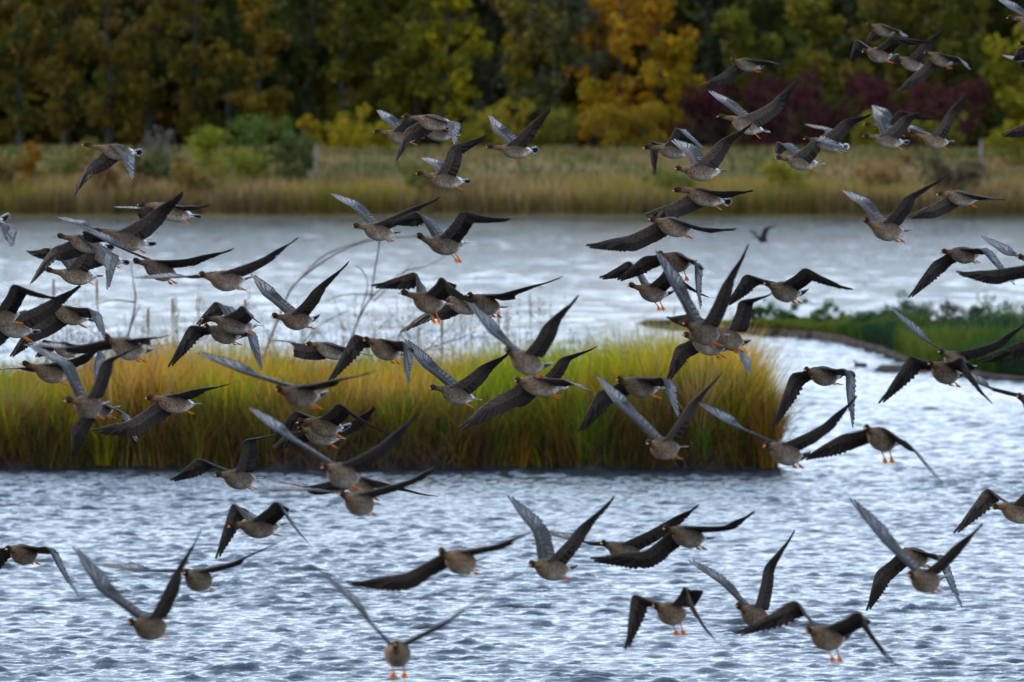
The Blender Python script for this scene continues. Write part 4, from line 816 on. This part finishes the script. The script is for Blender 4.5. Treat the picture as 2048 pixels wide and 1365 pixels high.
        VV = np.concatenate([top, bot], 1).reshape(-1, 3); fq = []
        for rI in range(4):
            for (p_, q_) in ((0, 1), (1, 2), (4, 3), (5, 4), (3, 0), (2, 5)): fq.append([rI * 6 + p_, rI * 6 + q_, rI * 6 + 6 + q_, rI * 6 + 6 + p_])
        Cq = np.zeros((5, 6, 3)); Cq[:2] = TK; Cq[2] = TK * 1.3; Cq[3] = TK * 1.2 * .5 + WH * .5; Cq[4:] = WH
        if abs(t) > .9: Cq[1:] = WH
        ta.add(VV, fq, None, Cq.reshape(-1, 3))
    ta.build('tail', M_PLUM, root)
    if tiny: return root
    # ---- bill
    ORG = np.array((.75, .22, .02)); BK = np.array((.02, .018, .018)); yel = idx in (5, 40, 85, 99 - 1) or r.random() < .12
    if idx in (5, 40, 85, 91, 98): ORG = np.array((.85, .42, .05))
    ba = Acc(); bb = B3 + nd * .046 * kb + nup * .004; sd_ = np.cross(nd, nup)
    opn = idx in (47, 54, 60, 77, 48) 
    for up_, sg in ((1, 1), (0, -1)):
        tipd = -nup * (.004 if up_ else (.020 if opn else .006))
        PT = [bb + nup * sg * .004, bb - nd * .016 * kb + nup * sg * .002 + tipd * .35, bb - nd * .034 * kb + tipd * .75, bb - nd * .048 * kb + tipd]
        Pq = catmull(PT, 7); hh_ = np.linspace(.0085 if up_ else .0055, .0022, 7); w2 = np.linspace(.0105, .006, 7)
        th_ = np.arange(8) / 8 * 2 * math.pi
        VV = (Pq[:, None] + nup * (hh_[:, None] * np.cos(th_))[..., None] + sd_ * (w2[:, None] * np.sin(th_))[..., None]).reshape(-1, 3)
        Cc = np.array([BK, BK, ORG, ORG, ORG, BK, BK] if up_ else [BK, BK, ORG, ORG, BK, BK, BK]); Cc = np.repeat(Cc[:, None], 8, 1).reshape(-1, 3)
        VV = np.vstack([VV, Pq[-1] - nd * .002]); ba.add(VV, grid_faces(7, 8, True), [[48 + j, 48 + (j + 1) % 8, 56] for j in range(8)], np.vstack([Cc, BK]))
    ba.build('bill', M_HORN, root)
    # ---- eyes
    for sg in (-1, 1):
        c = B3 + nd * .080 * kb + nup * .022 + sd_ * sg * .0235; ea = Acc(); V_ = []
        for i in range(1, 4):
            for j in range(6): V_.append(c + .0048 * (np.array([math.sin(i * math.pi / 4) * math.cos(j * math.pi / 3), math.sin(i * math.pi / 4) * math.sin(j * math.pi / 3), math.cos(i * math.pi / 4)])))
        V_ += [c + [0, 0, .0048], c - [0, 0, .0048]]
        ea.add(V_, grid_faces(3, 6, True), [[j, (j + 1) % 6, 18] for j in range(6)] + [[12 + (j + 1) % 6, 12 + j, 19] for j in range(6)], (.01, .008, .006)); ea.build('eye', M_EYE, root)
    # ---- feet
    FO = np.array((.82, .20, .02)) * r.uniform(.85, 1.1)
    for sg in (-1, 1):
        fa = Acc()
        if hang:
            k0 = N3 + back * LNr * (.60) + right * sg * .040 - up * .078; k1 = k0 - up * .028 + back * .018; k2 = k1 - up * .022 + back * .03 * (1 + .3 * sg)
            fd = nrm(-up * .8 + back * .6)
        else:
            k0 = N3 + back * LNr * .62 + right * sg * .038 - up * .066; k1 = k0 + back * .03 - up * .004; k2 = k0 + back * .058 - up * .004
            fd = nrm(back - up * (.12 + .30 * r.random()))
        fa.tube(catmull([k0 + up * .015, k0, k1, k2], 7), [.012, .011, .008, .007, .0065, .006, .006], 6, FO)
        sd2 = nrm(np.cross(fd, up if not hang else right)); 
        if hang: sd2 = right
        nm = nrm(np.cross(fd, sd2)); L = .066; wv = .044 if not hang else .048
        tips_ = [k2 + fd * L * .86 - sd2 * wv * .62, k2 + fd * L, k2 + fd * L * .86 + sd2 * wv * .62]
        for tpt in tips_: fa.tube([k2, (k2 + tpt) / 2 + nm * .002, tpt], [.006, .005, .003], 5, FO)
        mid = [k2 + fd * L * .80 - sd2 * wv * .30, k2 + fd * L * .80 + sd2 * wv * .30]
        web = [k2, tips_[0], mid[0], tips_[1], mid[1], tips_[2]]
        VV = np.array([w_ + nm * .0015 for w_ in web] + [w_ - nm * .0015 for w_ in web])
        ft = [[0, 1, 2], [0, 2, 3], [0, 3, 4], [0, 4, 5]]; ft += [[6 + c_, 6 + b_, 6 + a_] for a_, b_, c_ in ft[:4]]
        fq = [[i, (i + 1) % 6, 6 + (i + 1) % 6, 6 + i] for i in range(6)]
        fa.add(VV, fq, ft, FO * .92)
        fa.build('foot', M_HORN, root)
    return root

for i_, g_ in enumerate(GEESE): make_goose(g_, i_)

# ---------------------------------------------------------------- duck resting on the channel
def make_duck(px, py, lab):
    Yd = gy(py); x = gx(px, Yd); o = np.array([x, Yd, 0.]); root = empty('duck', (x, Yd, 0.), label=lab, category='duck')
    a = Acc()
    P = catmull([o + [.20, 0, .09], o + [.14, 0, .075], o + [.02, 0, .06], o + [-.10, 0, .06], o + [-.145, 0, .10], o + [-.155, 0, .155], o + [-.185, 0, .18], o + [-.205, 0, .175]], 30)
    rr = np.interp(np.linspace(0, 1, 30), [0, .12, .35, .5, .6, .7, .82, .94, 1], [.01, .05, .085, .08, .05, .028, .036, .026, .012])
    cl = np.repeat((np.interp(np.linspace(0, 1, 30), [0, .5, .65, 1], [.03, .06, .05, .03])[:, None] * np.array([1.1, .85, .65])), 8, 0)
    a.tube(P, rr, 8, np.vstack([cl, cl[:1], cl[-1:]])); a.build('body', M_PLUM, root)
    b = Acc(); b.tube([o + [-.20, 0, .175], o + [-.225, 0, .170], o + [-.25, 0, .166]], [.012, .012, .008], 6, (.12, .10, .03)); b.build('bill', M_HORN, root)
make_duck(1722, 735, 'small brown duck resting on the channel left of the green spit')
